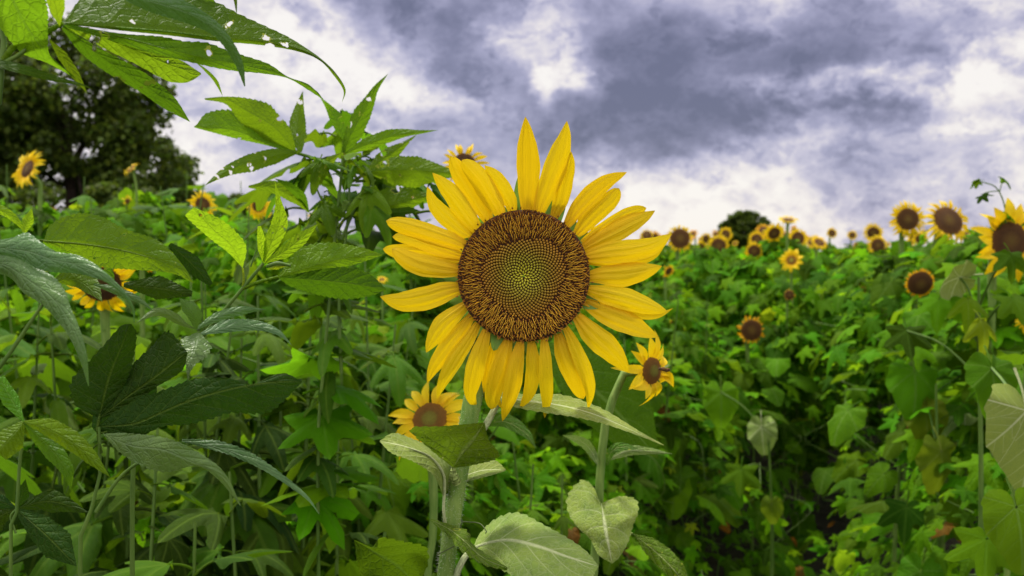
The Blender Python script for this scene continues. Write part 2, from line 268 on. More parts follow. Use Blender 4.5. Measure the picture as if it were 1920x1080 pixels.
def patch(mb, mid, left, right, d, zl=.35, zr=.35, teeth=0, tooth=.12, wave=.0, kw=3, under=False, nu=None, nv=5, camber=.0, ph=None):
    """leaf blade between a midrib and two edges; each side has its own slope in depth"""
    nu = nu or (max(26, int(teeth * 5)) if teeth else 26)
    m = crom(withd(mid, d), nu); t = np.linspace(0, 1, nu); ph = rng.uniform(0, 6) if ph is None else ph
    cols = []; UVs = []
    saw = (np.mod(t * teeth, 1.0)) if teeth else np.full(nu, .5)
    for side, edge, z in ((-1, left, zl), (1, right, zr)):
        if isinstance(edge, (int, float, tuple)):          # widths instead of an outline
            w = np.atleast_1d(np.asarray(edge, float))
            prof = (np.sin(np.pi * np.clip(t, 0, 1) ** .75) ** .8 * w[0]) if len(w) == 1 else np.interp(t, np.linspace(0, 1, len(w)), w)
            tg = np.gradient(m[:, :2], axis=0); tg /= np.linalg.norm(tg, axis=1)[:, None] + 1e-9
            nn = np.stack([tg[:, 1], -tg[:, 0]], 1) * (1 if side < 0 else -1)
            e = np.column_stack([m[:, :2] + nn * prof[:, None], m[:, 2]])
        else:
            e = crom(withd(edge, d), nu)
            if len(edge[0]) < 3: e[:, 2] = m[:, 2]
        dist = np.linalg.norm(e[:, :2] - m[:, :2], axis=1) / F * m[:, 2]
        for k in range(0 if side < 0 else 1, nv + 1):
            s = (k / nv) if side > 0 else (1 - k / nv)
            if side > 0 and k == 0: continue
            q = m + (e - m) * (s * (1 + tooth * (saw - .5) * s ** 4))[:, None]
            q[:, 2] += z * dist * s + camber * dist * math.sin(math.pi * s) + wave * dist * s * s * np.sin(2 * np.pi * kw * t + ph + side)
            cols.append(q); UVs.append(np.stack([t, np.full(nu, side * s)], 1))
    A = np.stack(cols, 1).reshape(-1, 3); U = np.stack(UVs, 1).reshape(-1, 2); n = 2 * nv + 1
    # winding so that the upper side faces the viewer unless under=True
    v = px2w(A); Q = grid(nu, n)
    a, b, c_ = v[(nu // 2) * n + nv], v[(nu // 2 + 1) * n + nv], v[(nu // 2) * n + nv + 1]
    nrm = np.cross(b - a, c_ - a); faces_cam = np.dot(nrm, CAM - a) > 0
    if faces_cam == under: Q = Q[:, ::-1]
    mb.add(v, Q, U); return mb
def tube(mb, pts, rad, seg=8, v=0.0, world=True):
    """tapered tube through world points"""
    p = crom(pts, max(3, min(40, len(pts) * 6))); n = len(p); r = np.interp(np.linspace(0, 1, n), np.linspace(0, 1, len(rad)), rad)
    tg = np.gradient(p, axis=0); tg /= np.linalg.norm(tg, axis=1)[:, None] + 1e-12
    ref = np.array([0, 1.0, 0]) if abs(tg[0][1]) < .9 else np.array([1.0, 0, 0])
    V = []
    for i in range(n):
        a = np.cross(tg[i], ref); a /= np.linalg.norm(a); b = np.cross(tg[i], a); ref = np.cross(a, tg[i]); 
        th = np.linspace(0, 2 * np.pi, seg + 1)
        V.append(p[i] + r[i] * (np.cos(th)[:, None] * a + np.sin(th)[:, None] * b))
    V = np.concatenate(V); U = np.column_stack([np.repeat(np.linspace(0, 1, n), seg + 1), np.full(len(V), v)])
    mb.add(V, grid(n, seg + 1), U); return mb
def pxtube(mb, pts, d, rpx, seg=8, v=0.0):
    q = withd(pts, d); w = px2w(q); rr = [r / F * x[2] for r, x in zip(rpx, q)] if len(rpx) == len(q) else [r / F * d for r in rpx]
    return tube(mb, w, rr, seg, v)
def inst(mb, tpl, Rm, S, T, jit=None):
    V, Q, U = tpl; N = len(T)
    W = np.einsum('nij,vj->nvi', Rm, V) * S[:, None, None] + T[:, None, :]
    QQ = (Q[None] + (np.arange(N) * len(V))[:, None, None]).reshape(-1, 4)
    mb.add(W.reshape(-1, 3), QQ, np.tile(U, (N, 1)))
def rots(az, pitch, roll):
    ca, sa, cp, sp, cr, sr = np.cos(az), np.sin(az), np.cos(pitch), np.sin(pitch), np.cos(roll), np.sin(roll); o = np.zeros_like(az); l = np.ones_like(az)
    Z = np.stack([ca, -sa, o, sa, ca, o, o, o, l], -1).reshape(-1, 3, 3); X = np.stack([l, o, o, o, cp, -sp, o, sp, cp], -1).reshape(-1, 3, 3)
    Y = np.stack([cr, o, sr, o, l, o, -sr, o, cr], -1).reshape(-1, 3, 3)
    return Z @ X @ Y
# polar leaf templates: petiole at origin, tip along +Y, upper side +Z
def polar(table, axes, nth=48, nr=4, bend=.9, fold=.15, wave=.04, teeth=0, tooth=.06, seed=0, pet=0.0):
    rg = np.random.default_rng(seed)
    th = np.linspace(-180, 180, nth + 1)
    ta = sorted(table); full = [(-a, r) for a, r in ta[::-1] if a > 0] + ta
    r = np.interp(th, [a for a, _ in full], [b for _, b in full])
    if teeth: r = r * (1 + tooth * (np.mod(np.abs(th) / 180 * teeth, 1.0) - .5))
    thr = np.radians(th); V = []; U = []
    ph1, ph2 = rg.uniform(0, 6, 2)
    for k in range(nr + 1):
        q = .03 + .97 * (k / nr) ** .85; x = r * q * np.sin(thr); y = r * q * np.cos(thr)
        dd = np.stack([np.abs(((th - a + 180) % 360) - 180) for a, L in axes]); j = dd.argmin(0)
        aa = np.radians(np.array([axes[i][0] for i in j])); LL = np.array([axes[i][1] for i in j])
        al = r * q * np.cos(thr - aa) / LL; pe = r * q * np.sin(thr - aa) / (LL * .36)
        z = -fold * np.abs(pe) * .36 * LL * q + wave * np.sin(3 * thr + ph1) * q * q + wave * .6 * np.sin(7 * thr + ph2) * q ** 3
        # bend the whole blade down away from the petiole
        ang = bend * np.hypot(x, y) ; rad = np.hypot(x, y) + 1e-6; yy = np.where(y > 0, y, y)
        z = z - (bend * .5) * rad * rad
        V.append(np.stack([x * (1 - .12 * bend * rad), yy * (1 - .15 * bend * rad), z], 1)); U.append(np.stack([np.clip(al, 0, 1), np.clip(pe, -1, 1)], 1))
    V = np.concatenate(V); U = np.concatenate(U); Q = grid(nr + 1, nth + 1)
    n = np.cross(V[Q[:, 1]] - V[Q[:, 0]], V[Q[:, 2]] - V[Q[:, 0]]).sum(0)
    if n[2] < 0: Q = Q[:, ::-1]
    mb = MB(); mb.add(V, Q, U)
    if pet: tube(mb, [(0, 0, -.0), (0, -pet * .5, -.02), (0, -pet, -.10)], [.016, .016, .02], 4)
    return np.concatenate(mb.V), np.concatenate(mb.Q), np.concatenate(mb.U)
HEART = [(0, 1), (8, .93), (18, .78), (32, .66), (55, .56), (85, .47), (120, .43), (145, .42), (165, .34), (175, .14), (180, .06)]
HEARTX = [(0, 1), (48, .6), (-48, .6), (110, .46), (-110, .46)]
HOP = [(0, 1), (7, .86), (15, .62), (24, .42), (33, .50), (44, .78), (52, .86), (60, .74), (70, .44), (80, .36), (92, .44), (104, .56), (113, .5), (128, .3), (150, .24), (170, .14), (180, .06)]
HOPX = [(0, 1), (51, .86), (-51, .86), (104, .56), (-104, .56)]
RAG = [(0, 1), (6, .90), (12, .68), (19, .46), (26, .38), (34, .46), (42, .66), (47, .76), (53, .62), (62, .36), (78, .22), (100, .15), (140, .08), (180, .04)]
RAGX = [(0, 1), (47, .76), (-47, .76)]
LANCE = [(0, 1), (5, .88), (10, .72), (17, .52), (28, .34), (45, .2), (80, .11), (180, .03)]
LANCEX = [(0, 1)]
T_HEART = [polar(HEART, HEARTX, 60, 4, b, .10, w, 26, .07, s, pet=.5) for b, w, s in ((.7, .05, 1), (1.1, .07, 2), (.4, .06, 3), (.9, .09, 4))]
T_HOP = [polar(HOP, HOPX, 34, 3, b, .28, w, 18, .08, s, pet=.5) for b, w, s in ((.5, .04, 1), (.9, .05, 2), (.3, .06, 3), (.8, .08, 4))]
T_HOPL = [polar(HOP, HOPX, 20, 2, b, .25, .05, 0, 0, s) for b, s in ((.5, 1), (.9, 2))]
T_HEARTL = [polar(HEART, HEARTX, 16, 2, b, .15, .06, 0, 0, s) for b, s in ((.5, 1), (.9, 2))]
T_RAG = [polar(RAG, RAGX, 72, 4, b, .22, w, 40, .10, s, pet=.35) for b, w, s in ((.9, .04, 1), (1.3, .05, 2), (.6, .05, 3))]
T_LANCE = [polar(LANCE, LANCEX, 48, 4, b, .2, w, 30, .10, s, pet=.12) for b, w, s in ((.8, .03, 1), (1.3, .03, 2), (.3, .03, 3))]

def empty(name, loc, label, cat, group=None):
    o = bpy.data.objects.new(name, None); sc.collection.objects.link(o); o.location = loc; o.empty_display_size = .05
    o['label'] = label; o['category'] = cat
    if group: o['group'] = group
    return o
def tpl_mesh(name, tpl, mat):
    mb = MB(); mb.add(*tpl); o = mb.build(name, mat); sc.collection.objects.unlink(o); me = o.data; bpy.data.objects.remove(o); return me
ME = {}
for k, (tp, mat) in {'heart': (T_HEART, 'sun'), 'rag': (T_RAG, 'weedw'), 'lance': (T_LANCE, 'weedw'), 'hop': (T_HOP, 'hop'), 'heartpale': (T_HEART, 'pale'),
                     'ragdark': (T_RAG, 'dark'), 'raggrey': (T_RAG, 'grey'), 'ragyoung': (T_RAG, 'young'), 'heartyellow': (T_HEART, 'yellow')}.items():
    ME[k] = [tpl_mesh('leaf', t_, mat) for t_ in tp]
def put_leaf(kind, loc, az, pitch, roll, size, parent, idx=None, name='leaf'):
    me = ME[kind][idx if idx is not None else random.randrange(len(ME[kind]))]
    o = bpy.data.objects.new(name, me); sc.collection.objects.link(o); o.parent = parent
    Rm = rots(np.array([az]), np.array([pitch]), np.array([roll]))[0]
    mt = Matrix(Rm.tolist()).to_4x4() @ Matrix.Diagonal((size, size, size, 1)); mt.translation = Vector(loc)
    o.matrix_local = mt; return o
def N3(v): v = np.asarray(v, float); return v / np.linalg.norm(v)

# ------------------------------------------------------------------ ground and far field
def vnoise(x, y, s=1.0):
    return (np.sin(x*1.7*s + 1.3*np.sin(y*1.1*s)) + np.sin(y*2.3*s + 1.7*np.sin(x*.9*s + 2)) + .5*np.sin(x*5.1*s + y*3.7*s) + .5*np.sin(y*6.3*s - x*4.1*s)) / 3
def corr(x, y): return x - (-.10 + .36 * y)
MOUNDS = []
def cells(x, y, size, seed):
    """height field of separate rounded bushes on a jittered grid"""
    gx, gy = np.floor(x / size), np.floor(y / size); out = np.zeros_like(x, dtype=float)
    for i in (-1, 0, 1):
        for j in (-1, 0, 1):
            cx, cy = gx + i, gy + j
            r = lambda k: np.mod(np.sin(cx * 127.1 + cy * 311.7 + k * 74.7 + seed) * 43758.5453, 1.0)
            px_, py_ = (cx + .15 + .7 * r(1)) * size, (cy + .15 + .7 * r(2)) * size
            d2 = ((x - px_) ** 2 + (y - py_) ** 2) / (size * (.42 + .25 * r(4))) ** 2
            out = np.maximum(out, (.45 + .55 * r(3)) * np.exp(-d2 ** 1.4))
    return out
def Hf(x, y):
    x = np.asarray(x, float); y = np.asarray(y, float)
    c = corr(x, y); fade = np.clip((7.2 - y) / 3.5, .10, 1)
    left = np.clip((-x / np.maximum(y, .1) - .08) / .12, 0, 1) * np.clip((y - 1.8) / .8, 0, 1)
    right = np.clip((c - .45) / .45, 0, 1) * np.clip((9 - y) / 4, 0, 1)
    b = cells(x, y, .62, 0.0); b2 = cells(x, y, 1.5, 5.0)
    h = .82 + .48 * b + .20 * b2 + .06 * vnoise(x + 9, y, 2.7) - .85 * np.exp(-(c / .44) ** 2) * fade
    h = h + .26 * left + .20 * right + np.clip((y - 5.5) / 3, 0, 1) * (.34 * cells(x, y, 1.9, 9.0) ** 2 - .04)
    for (mx, my, mh) in MOUNDS:
        h = np.maximum(h, mh * np.exp(-(((x - mx) ** 2 + (y - my) ** 2) / .36 ** 2) ** 1.5) * (np.hypot(x - mx, y - my) < .6))
    return h
def ground():
    xs = np.concatenate([[-900, -200, -60], np.linspace(-20, 20, 60), [60, 200, 900]]); ys = np.concatenate([[-60, -10], np.linspace(-2, 30, 50), [60, 200, 1500]])
    X, Y = np.meshgrid(xs, ys, indexing='ij'); Z = .03 * vnoise(X, Y, 1.3) * (np.abs(X) < 30) * (Y < 40)
    V = np.stack([X, Y, Z], -1).reshape(-1, 3); mb = MB(); mb.add(V, grid(len(xs), len(ys)), V[:, :2] * .1)
    o = mb.build('ground', 'soil'); o['kind'] = 'structure'
    me = o.data
    if me.polygons[0].normal.z < 0: me.flip_normals()
ground()
def far_field():
    mb = MB()
    xs = np.linspace(-1, 1, 110); ys = 11 + 240 * np.linspace(0, 1, 90) ** 2.2
    X = xs[:, None] * (ys[None] * .95 + 2); Y = np.broadcast_to(ys, X.shape)
    Z = .80 + .10 * vnoise(X, Y, .9) + .04 * vnoise(X, Y, 3) - .6 * (Y < 11.5)
    V = np.stack([X, Y, Z], -1).reshape(-1, 3); Q = grid(110, 90)
    n = np.cross(V[Q[0, 1]] - V[Q[0, 0]], V[Q[0, 2]] - V[Q[0, 0]]); Q = Q if n[2] > 0 else Q[:, ::-1]
    mb.add(V, Q, V[:, :2] * .1); o = mb.build('field_growth', 'field'); 
    o['label'] = 'dense green crop growth of the far sunflower field'; o['category'] = 'field growth'; o['kind'] = 'stuff'
far_field()
# ------------------------------------------------------------------ trees
def tree(name, base, height, crown, nclump, per, leaf, label, trunk_r, group=None, limbs=7, fine=1.0):
    t = empty(name, base, label, 'tree', group); mb = MB(); cx, cy, cz, rx, ry, rz = crown
    tube(mb, [(0, 0, -.2), (.05 * height * .2, 0, height * .3), (cx * .5, cy * .5, cz)], [trunk_r, trunk_r * .75, trunk_r * .35], 10)
    cl = []
    while len(cl) < nclump:
        p = rng.uniform(-1, 1, 3); n = np.linalg.norm(p)
        if n > 1 or (n < .45 and rng.random() < .6): continue
        cl.append(p * (rx, ry, rz) + (cx, cy, cz))
    for k in range(limbs):
        e = cl[rng.integers(len(cl))]; s = np.array([0, 0, rng.uniform(.25, .6) * height])
        tube(mb, [s, (s + e) / 2 + (0, 0, .1 * height), e], [trunk_r * .4, trunk_r * .22, trunk_r * .06], 6)
    mb.build('trunk', 'bark', t)
    mb = MB(); tp = (np.array([(0, 0, 0), (.42, .5, .06), (0, 1, -.1), (-.42, .5, .06)]), np.array([(0, 1, 2, 3)]), np.array([(0, 0), (.5, 1), (1, 0), (.5, -1)], float))
    for c in cl:
        n = int(per * rng.uniform(.6, 1.4)); rad = fine * rng.uniform(.13, .26) * (rx + rz) * .5
        d = rng.normal(0, 1, (n, 3)); d /= np.linalg.norm(d, axis=1)[:, None]; T = c + d * rad * (rng.random(n) ** .4)[:, None] * (1.2, 1.2, .8)
        inst(mb, tp, rots(rng.uniform(0, 6.28, n), rng.normal(-.5, .6, n), rng.normal(0, .6, n)), rng.uniform(.7, 1.3, n) * leaf, T)
    mb.build('crown', 'tree', t); return t
def pxbase(x, d): 
    p = P(x, 470, d); return (p[0], p[1], 0)
tree('tree', pxbase(130, 27), 9.5, (0, 0, 4.9, 3.3, 2.8, 3.4), 92, 250, .19, 'broad dark green tree whose reddish trunk shows behind the far left field edge', .26, limbs=12)
tree('tree', pxbase(-120, 25), 8, (0, 0, 4.2, 3.0, 2.4, 3.2), 62, 260, .19, 'dark tree cut by the left edge of the picture behind the field', .22)
tree('tree', pxbase(268, 31), 6.0, (0, 0, 3.6, 1.8, 2.0, 1.9), 44, 280, .17, 'lower rounded dark tree on the right flank of the big left tree', .16)
tree('shrub', pxbase(150, 23), 3.2, (0, 0, 1.9, 3.6, 1.4, 1.2), 46, 300, .15, 'wide dark bush under the big left tree', .08)
tree('shrub', pxbase(455, 45), 4.2, (0, 0, 2.9, 2.0, 1.6, 1.6), 30, 220, .22, 'small blurred treetop behind the field between left tree and tall weed', .12)
tree('tree', pxbase(1398, 70), 5.4, (0, 0, 2.4, 2.2, 2.1, 2.3), 330, 150, .17, 'lone rounded dark green tree on the horizon right of the big sunflower', .25, fine=.55)

# ------------------------------------------------------------------ main sunflower
D0 = .80; HC = (982, 517); HR = 124.0
m_per_px = D0 / F
def main_flower():
    base = P(835, 1080, .81); base = np.array([base[0] - .01, base[1], 0.0])
    t = empty('sunflower', base, 'big yellow sunflower in full bloom facing the viewer in the foreground', 'sunflower')
    O = base
    # stem
    mb = MB(); pts = [(-0.0, 0, 0)]
    sp = [P(820, 1500, .80), P(828, 1230, .81), P(835, 1080, .81), P(852, 950, .815), P(868, 850, .82), P(884, 760, .825), P(899, 690, .835), P(925, 620, .845), P(960, 560, .84)]
    sp = [np.array([base[0], base[1], 0])] + sp
    rr = [x / F * .81 for x in (17, 16, 15, 15, 15.5, 16, 15.5, 15, 16, 22)]
    tube(mb, sp, rr, 20)
    stem = mb.build('stem', 'stem', t, O)
    hb = MB(); pl = crom(sp[2:], 400)
    n = 2600; tt = rng.random(n) ** .8; idx = (tt * 399).astype(int); th = rng.uniform(0, 2 * np.pi, n)
    rad = 15 / F * .81; p0 = pl[idx] + rad * np.stack([np.cos(th), np.sin(th), 0 * th], 1)
    dr = np.stack([np.cos(th), np.sin(th), rng.normal(-.1, .35, n)], 1) + rng.normal(0, .25, (n, 3)); dr /= np.linalg.norm(dr, axis=1)[:, None]
    L = rng.uniform(.0012, .0036, n)[:, None]; w = .00011; sd_ = np.cross(dr, [0, 0, 1.0]); sd_ /= np.linalg.norm(sd_, axis=1)[:, None] + 1e-9
    up_ = np.cross(dr, sd_)
    V = np.stack([p0 - sd_ * w, p0 + sd_ * w, p0 + dr * L + sd_ * w * .4, p0 + dr * L - sd_ * w * .4, p0 - up_ * w, p0 + up_ * w, p0 + dr * L + up_ * w * .4, p0 + dr * L - up_ * w * .4], 1).reshape(-1, 3)
    Q = (np.arange(n)[:, None, None] * 8 + np.array([[0, 1, 2, 3], [4, 5, 6, 7]])[None]).reshape(-1, 4)
    hb.add(V, Q, np.zeros((len(V), 2))); hb.build('stem_hair', 'hair', stem, O)
    # flower head: receptacle dome
    c = P(HC[0], HC[1], D0)
    def head_pt(r, th, out=0.0):   # r in metres, th angle in picture plane, out towards the viewer
        return c + r * (math.cos(th) * RT + math.sin(th) * UP) - out * FW
    Rm = HR * m_per_px
    def prof(q): return .007 * (1 - q ** 2.2) - .0045 * math.exp(-(q / .33) ** 2)
    mb = MB(); V = []; U = []
    for k in range(25):
        q = .02 + .98 * k / 24
        for j in range(65):
            a = 2 * math.pi * j / 64; V.append(head_pt(Rm * q, a, prof(q) - .0006)); U.append((q, .5))
    for k in range(1, 9):
        f = k / 8
        for j in range(65):
            a = 2 * math.pi * j / 64; V.append(head_pt(Rm * (1 - .75 * f ** 1.6), a, -.0006 - .032 * f)); U.append((1, .5))
    Q = grid(33, 65); mb.add(V, Q[:, ::-1], U)
    head = mb.build('flower_head', 'core', t, O); head.data.materials.append(M['bract'])
    for p in head.data.polygons:
        if p.index >= 24 * 64 + 64: p.material_index = 1
    # florets
    Nf = 1750; ga = math.radians(137.508); bud = MB(); tub = MB(); sti = MB()
    hexa = np.linspace(0, 2 * np.pi, 7)
    for i in range(Nf):
        q = math.sqrt((i + .5) / Nf); th = i * ga + .8; r = Rm * q
        a_ = math.degrees(th) % 360; thn = math.atan2(math.sin(th), math.cos(th))
        rb = .60 + .035 * math.sin(2 * thn + .6) + .03 * math.sin(3 * thn - .5) - .02 * math.exp(-((thn - 1.6) / .35) ** 2) + .05 * math.exp(-((thn + 1.4) / .5) ** 2) - .05 * math.exp(-((thn + 2.3) / .3) ** 2) + random.gauss(0, .012)
        rad = np.array(math.cos(th) * RT + math.sin(th) * UP); tan = np.array(-math.sin(th) * RT + math.cos(th) * UP)
        sp_ = Rm * math.sqrt(math.pi / Nf); r *= 1 + (.022 * max(0, q - .9) / .1 * math.sin(thn * 23 + 3 * math.sin(thn * 7)) + random.gauss(0, .012) * (q > .93))
        ctr = head_pt(r, th, prof(q))
        if q < rb:
            w = sp_ * (.46 if q > .25 else .30 + .4 * q); hgt = sp_ * (.8 if q > .3 else .55); lean = -rad * hgt * (.25 if q > .25 else -.9 * (1 - q / .25))
            el = 1.0 if q > .25 else 1.0 + (1 - q / .25) * .9
            V = []; U = []
            for (f, s) in ((0, 1.0), (.45, 1.02), (.8, .72), (1.0, .15)):
                for a in hexa[:7]:
                    V.append(ctr + w * s * (math.cos(a) * rad * el + math.sin(a) * tan) - FW * hgt * f + lean * f)
                    U.append((min(1, q + .0), (.15 + .85 * f)))
            bud.add(V, grid(4, 7)[:, ::-1], U)
        else:
            f = (q - rb) / (1 - rb); hgt = sp_ * (1.2 - .3 * f)
            w = sp_ * .30; V = []; U = []
            jx = rad * random.gauss(0, .12) * sp_ + tan * random.gauss(0, .12) * sp_
            for (g, s) in ((0, 1.0), (.7, .9), (1.0, .45)):
                for a in hexa[::1][:7]:
                    V.append(ctr + jx + w * s * (math.cos(a) * rad + math.sin(a) * tan) - FW * hgt * g + rad * g * sp_ * .3); U.append((q, random.random()))
            tub.add(V, grid(3, 7)[:, ::-1], U)
            if random.random() < (.92 if f < .8 else 1.0):
                top = ctr + jx - FW * hgt * .8 + rad * sp_ * .3
                Ls = sp_ * (random.uniform(1.3, 2.6) if f < .72 else random.uniform(.5, 1.0)); dirr = rad * random.uniform(.5, 1.1) + tan * random.gauss(0, .16 if f < .7 else .7)
                bend_ = tan * random.gauss(0, .28); u_ = (min(1, f * random.uniform(.85, 1.1)))
                pp = [top - dirr * Ls * .35 + FW * sp_ * .3, top, top + dirr * Ls * .5 - FW * Ls * .28 + bend_ * Ls * .1, top + dirr * Ls - FW * Ls * .2 + bend_ * Ls * .35]
                p4 = np.array(pp); ww = sp_ * (.14 if f < .8 else .11); V = []; U = []
                rv = random.random()
                for k in range(4):
                    s = (1, 1, .9, .35)[k]
                    for a in (0, 2.094, 4.189, 6.283):
                        V.append(p4[k] + ww * s * (math.cos(a) * tan - math.sin(a) * FW)); U.append((u_, rv))
                sti.add(V, grid(4, 4)[:, ::-1], U)
    bud.build('unopened_florets', 'bud', head, O)['kind'] = 'stuff'
    tub.build('open_florets', 'tube', head, O)['kind'] = 'stuff'
    sti.build('stigmas', 'stigma', head, O)['kind'] = 'stuff'
    # petals: path in the picture, half width, layer (front 0 .. back 3), cross slope, tip lean
    PT = [
     ([(990,404),(990,350),(990,300),(988,255),(985,219)],21,1,.1,.3,.05),
     ([(1009,404),(1024,358),(1043,308),(1058,262),(1063,227)],21,0,.35,-.1,.1),
     ([(1038,410),(1050,376),(1059,340),(1068,308),(1071,284)],16,2,.1,.2,0),
     ([(1062,424),(1084,390),(1112,362),(1142,338),(1175,323)],17,0,.1,.5,.25),
     ([(1080,440),(1102,414),(1127,390),(1148,370),(1161,353)],18,2,.2,.2,0),
     ([(1092,456),(1122,436),(1158,414),(1188,398),(1212,390)],14,2,.1,.2,.0),
     ([(1094,466),(1130,445),(1172,424),(1206,408),(1228,395)],19,1,.1,.4,0),
     ([(1096,482),(1135,475),(1180,471),(1225,460),(1259,439)],21,0,.25,.25,.2),
     ([(1098,489),(1140,487),(1190,485),(1222,478),(1245,462)],15,2,.2,.2,0),
     ([(1102,519),(1135,516),(1172,515),(1210,508),(1241,499)],21,1,.3,.2,.1),
     ([(1101,543),(1135,551),(1172,561),(1215,574),(1252,585)],20,1,.3,.1,.1),
     ([(1101,549),(1140,570),(1195,589),(1232,592),(1262,578)],8,3,.1,.1,.3),
     ([(1096,568),(1125,582),(1165,600),(1202,618),(1234,632)],21,2,.0,.3,.05),
     ([(1081,593),(1107,622),(1138,651),(1162,676),(1180,699)],22,0,.2,.3,.1),
     ([(1060,614),(1076,645),(1094,688),(1106,730),(1103,768)],13.5,1,.2,.2,.15),
     ([(1046,626),(1056,658),(1070,694),(1084,724),(1094,748)],18,2,.2,.3,.05),
     ([(1020,634),(1022,668),(1024,706),(1025,745),(1021,784)],13,0,.2,.2,.1),
     ([(996,638),(999,668),(999,700),(992,738),(974,766)],14,1,.2,.4,.25),
     ([(976,640),(970,672),(964,704),(955,745),(942,790)],16,0,.3,.2,.15),
     ([(954,636),(944,668),(932,705),(925,740),(922,768)],18,1,.2,.3,.0),
     ([(948,640),(940,690),(930,728),(934,752),(943,768)],9,3,.2,.2,.1),
     ([(931,628),(925,654),(917,686),(911,712),(907,737)],10,3,.1,.1,.0),
     ([(912,618),(903,650),(891,692),(882,738),(895,768)],17,0,.35,.2,.3),
     ([(896,606),(878,638),(852,676),(832,712),(819,748)],14.5,1,.2,.2,.1),
     ([(884,592),(862,622),(836,656),(814,688),(801,718)],16.5,2,.2,.1,.1),
     ([(874,571),(854,588),(830,610),(812,636),(799,661)],18,1,.3,.2,.1),
     ([(868,540),(835,547),(792,560),(752,566),(713,556)],22,1,.2,.3,.1),
     ([(866,508),(832,505),(792,497),(760,484),(735,467)],19,0,.3,.2,.05),
     ([(868,487),(832,483),(788,475),(748,471),(718,467)],16,3,.1,.2,.0),
     ([(872,482),(836,470),(792,454),(760,446),(736,444)],14,2,.2,.1,.0),
     ([(879,464),(842,450),(800,436),(758,424),(724,414)],18,1,.4,.2,.05),
     ([(891,450),(862,430),(832,403),(812,378),(801,350)],16,2,.2,.2,.1),
     ([(900,438),(876,404),(850,368),(828,342),(811,324)],18,1,.3,.1,.1),
     ([(920,420),(902,386),(878,348),(858,316),(845,293)],18.5,2,.2,.2,.1),
     ([(941,408),(926,378),(904,342),(884,318),(866,300)],19,0,.4,.2,.2),
     ([(962,402),(956,378),(942,350),(926,328),(908,310)],15,2,.2,.2,.1)]
    blunt = {4, 5, 15, 19, 27, 28, 29, 30, 33, 34}
    for i, (path, hw, layer, zc, curl, tl) in enumerate(PT):
        mb = MB(); nu = 30; nv = 12
        m = crom(path, nu); tt = np.linspace(0, 1, nu)
        e = .62 if i in blunt else .95
        w = hw * np.interp(tt, [0, .08, .25, .5, .72, .88, .96, 1.0], [.42, .58, .86, 1.0, .93 if i in blunt else .82, .70 if i in blunt else .46, .42 if i in blunt else .19, .02])
        tg = np.gradient(m, axis=0); tg /= np.linalg.norm(tg, axis=1)[:, None]; nn = np.stack([-tg[:, 1], tg[:, 0]], 1)
        A = []; U = []
        ph = random.uniform(0, 6); up = -(path[-1][1] - HC[1]) / 250.0
        for k in range(nu):
            for j in range(nv + 1):
                s = -1 + 2 * j / nv
                wob = 1 + .05 * math.sin(tt[k] * 9 + ph + (2 if s > 0 else 0))
                x, y = m[k] + nn[k] * w[k] * 1.06 * s * wob
                wm = w[k] * m_per_px
                depth = D0 + .001 + layer * .0024 - .004 * math.sin(tt[k] * math.pi) * (1 - layer * .25) - (.020 * up + .004) * tt[k] ** 1.6
                depth += zc * wm * s * s * 1.1 + curl * wm * s * (tt[k] - .3) * (1 if i % 2 else -1)
                depth += .10 * wm * math.cos(s * math.pi * 3 + .5 * math.sin(ph)) * (1 - .6 * tt[k]) + tl * .02 * max(0, tt[k] - .7) ** 1.5 * 4
                A.append((x, y, depth)); U.append((tt[k], s))
        V = px2w(A); Q = grid(nu, nv + 1); mb.add(V, Q, U)
        pe = mb.build('petal', 'petal' if i % 3 else 'petal2', head, O)
    # bracts behind the petals
    angs = [100, 92, 72, 63, 47, 35, 20, 5, -8, -22, -38, -56, -68, -85, -98, -112, -128, -145, -160, -178, 165, 150, 135, 122, 111, 84]
    for k, a in enumerate(angs):
        th = R(a); Lb = {92: .043, 100: .02, 72: .03, 63: .034, -8: .040, -56: .037, 111: .028}.get(a, random.uniform(.014, .026)); mb = MB()
        rad = np.array(math.cos(th) * RT + math.sin(th) * UP); tan = np.array(-math.sin(th) * RT + math.cos(th) * UP)
        V = []; U = []
        for i_ in range(12):
            f = i_ / 11; ww = .0085 * (1 - f) ** .7 * (1 + .6 * f) + .0002
            for j in range(5):
                s = -1 + j / 2
                V.append(c + rad * (Rm * .84 + Lb * f) + tan * ww * s + FW * (.010 + .002 * (k % 3) - .002 * s * s + .004 * math.sin(f * 3 + k))); U.append((f, s))
        mb.add(V, grid(12, 5), U); mb.build('bract', 'bract', head, O)
    # leaves of this plant
    def leaf(fn, mat='pale'):
        mb = MB(); fn(mb); return mb.build('leaf', mat, t, O)
    def l1(mb):
        patch(mb, [(850,876,.80),(868,848,.785),(890,820,.765),(908,793,.75)], [(848,876,.80),(806,842,.765),(769,804,.745),(832,799,.745),(908,792,.75)],
              [(852,877,.80),(888,872,.775),(936,856,.765),(916,824,.755),(909,793,.75)], .77, zl=0, zr=0, teeth=14, tooth=.07, wave=.06, nv=7, camber=.12)
        pxtube(mb, [(856,905,.805),(850,890,.80),(850,876,.80)], .8, [9, 9, 3])
    leaf(l1, 'fresh')
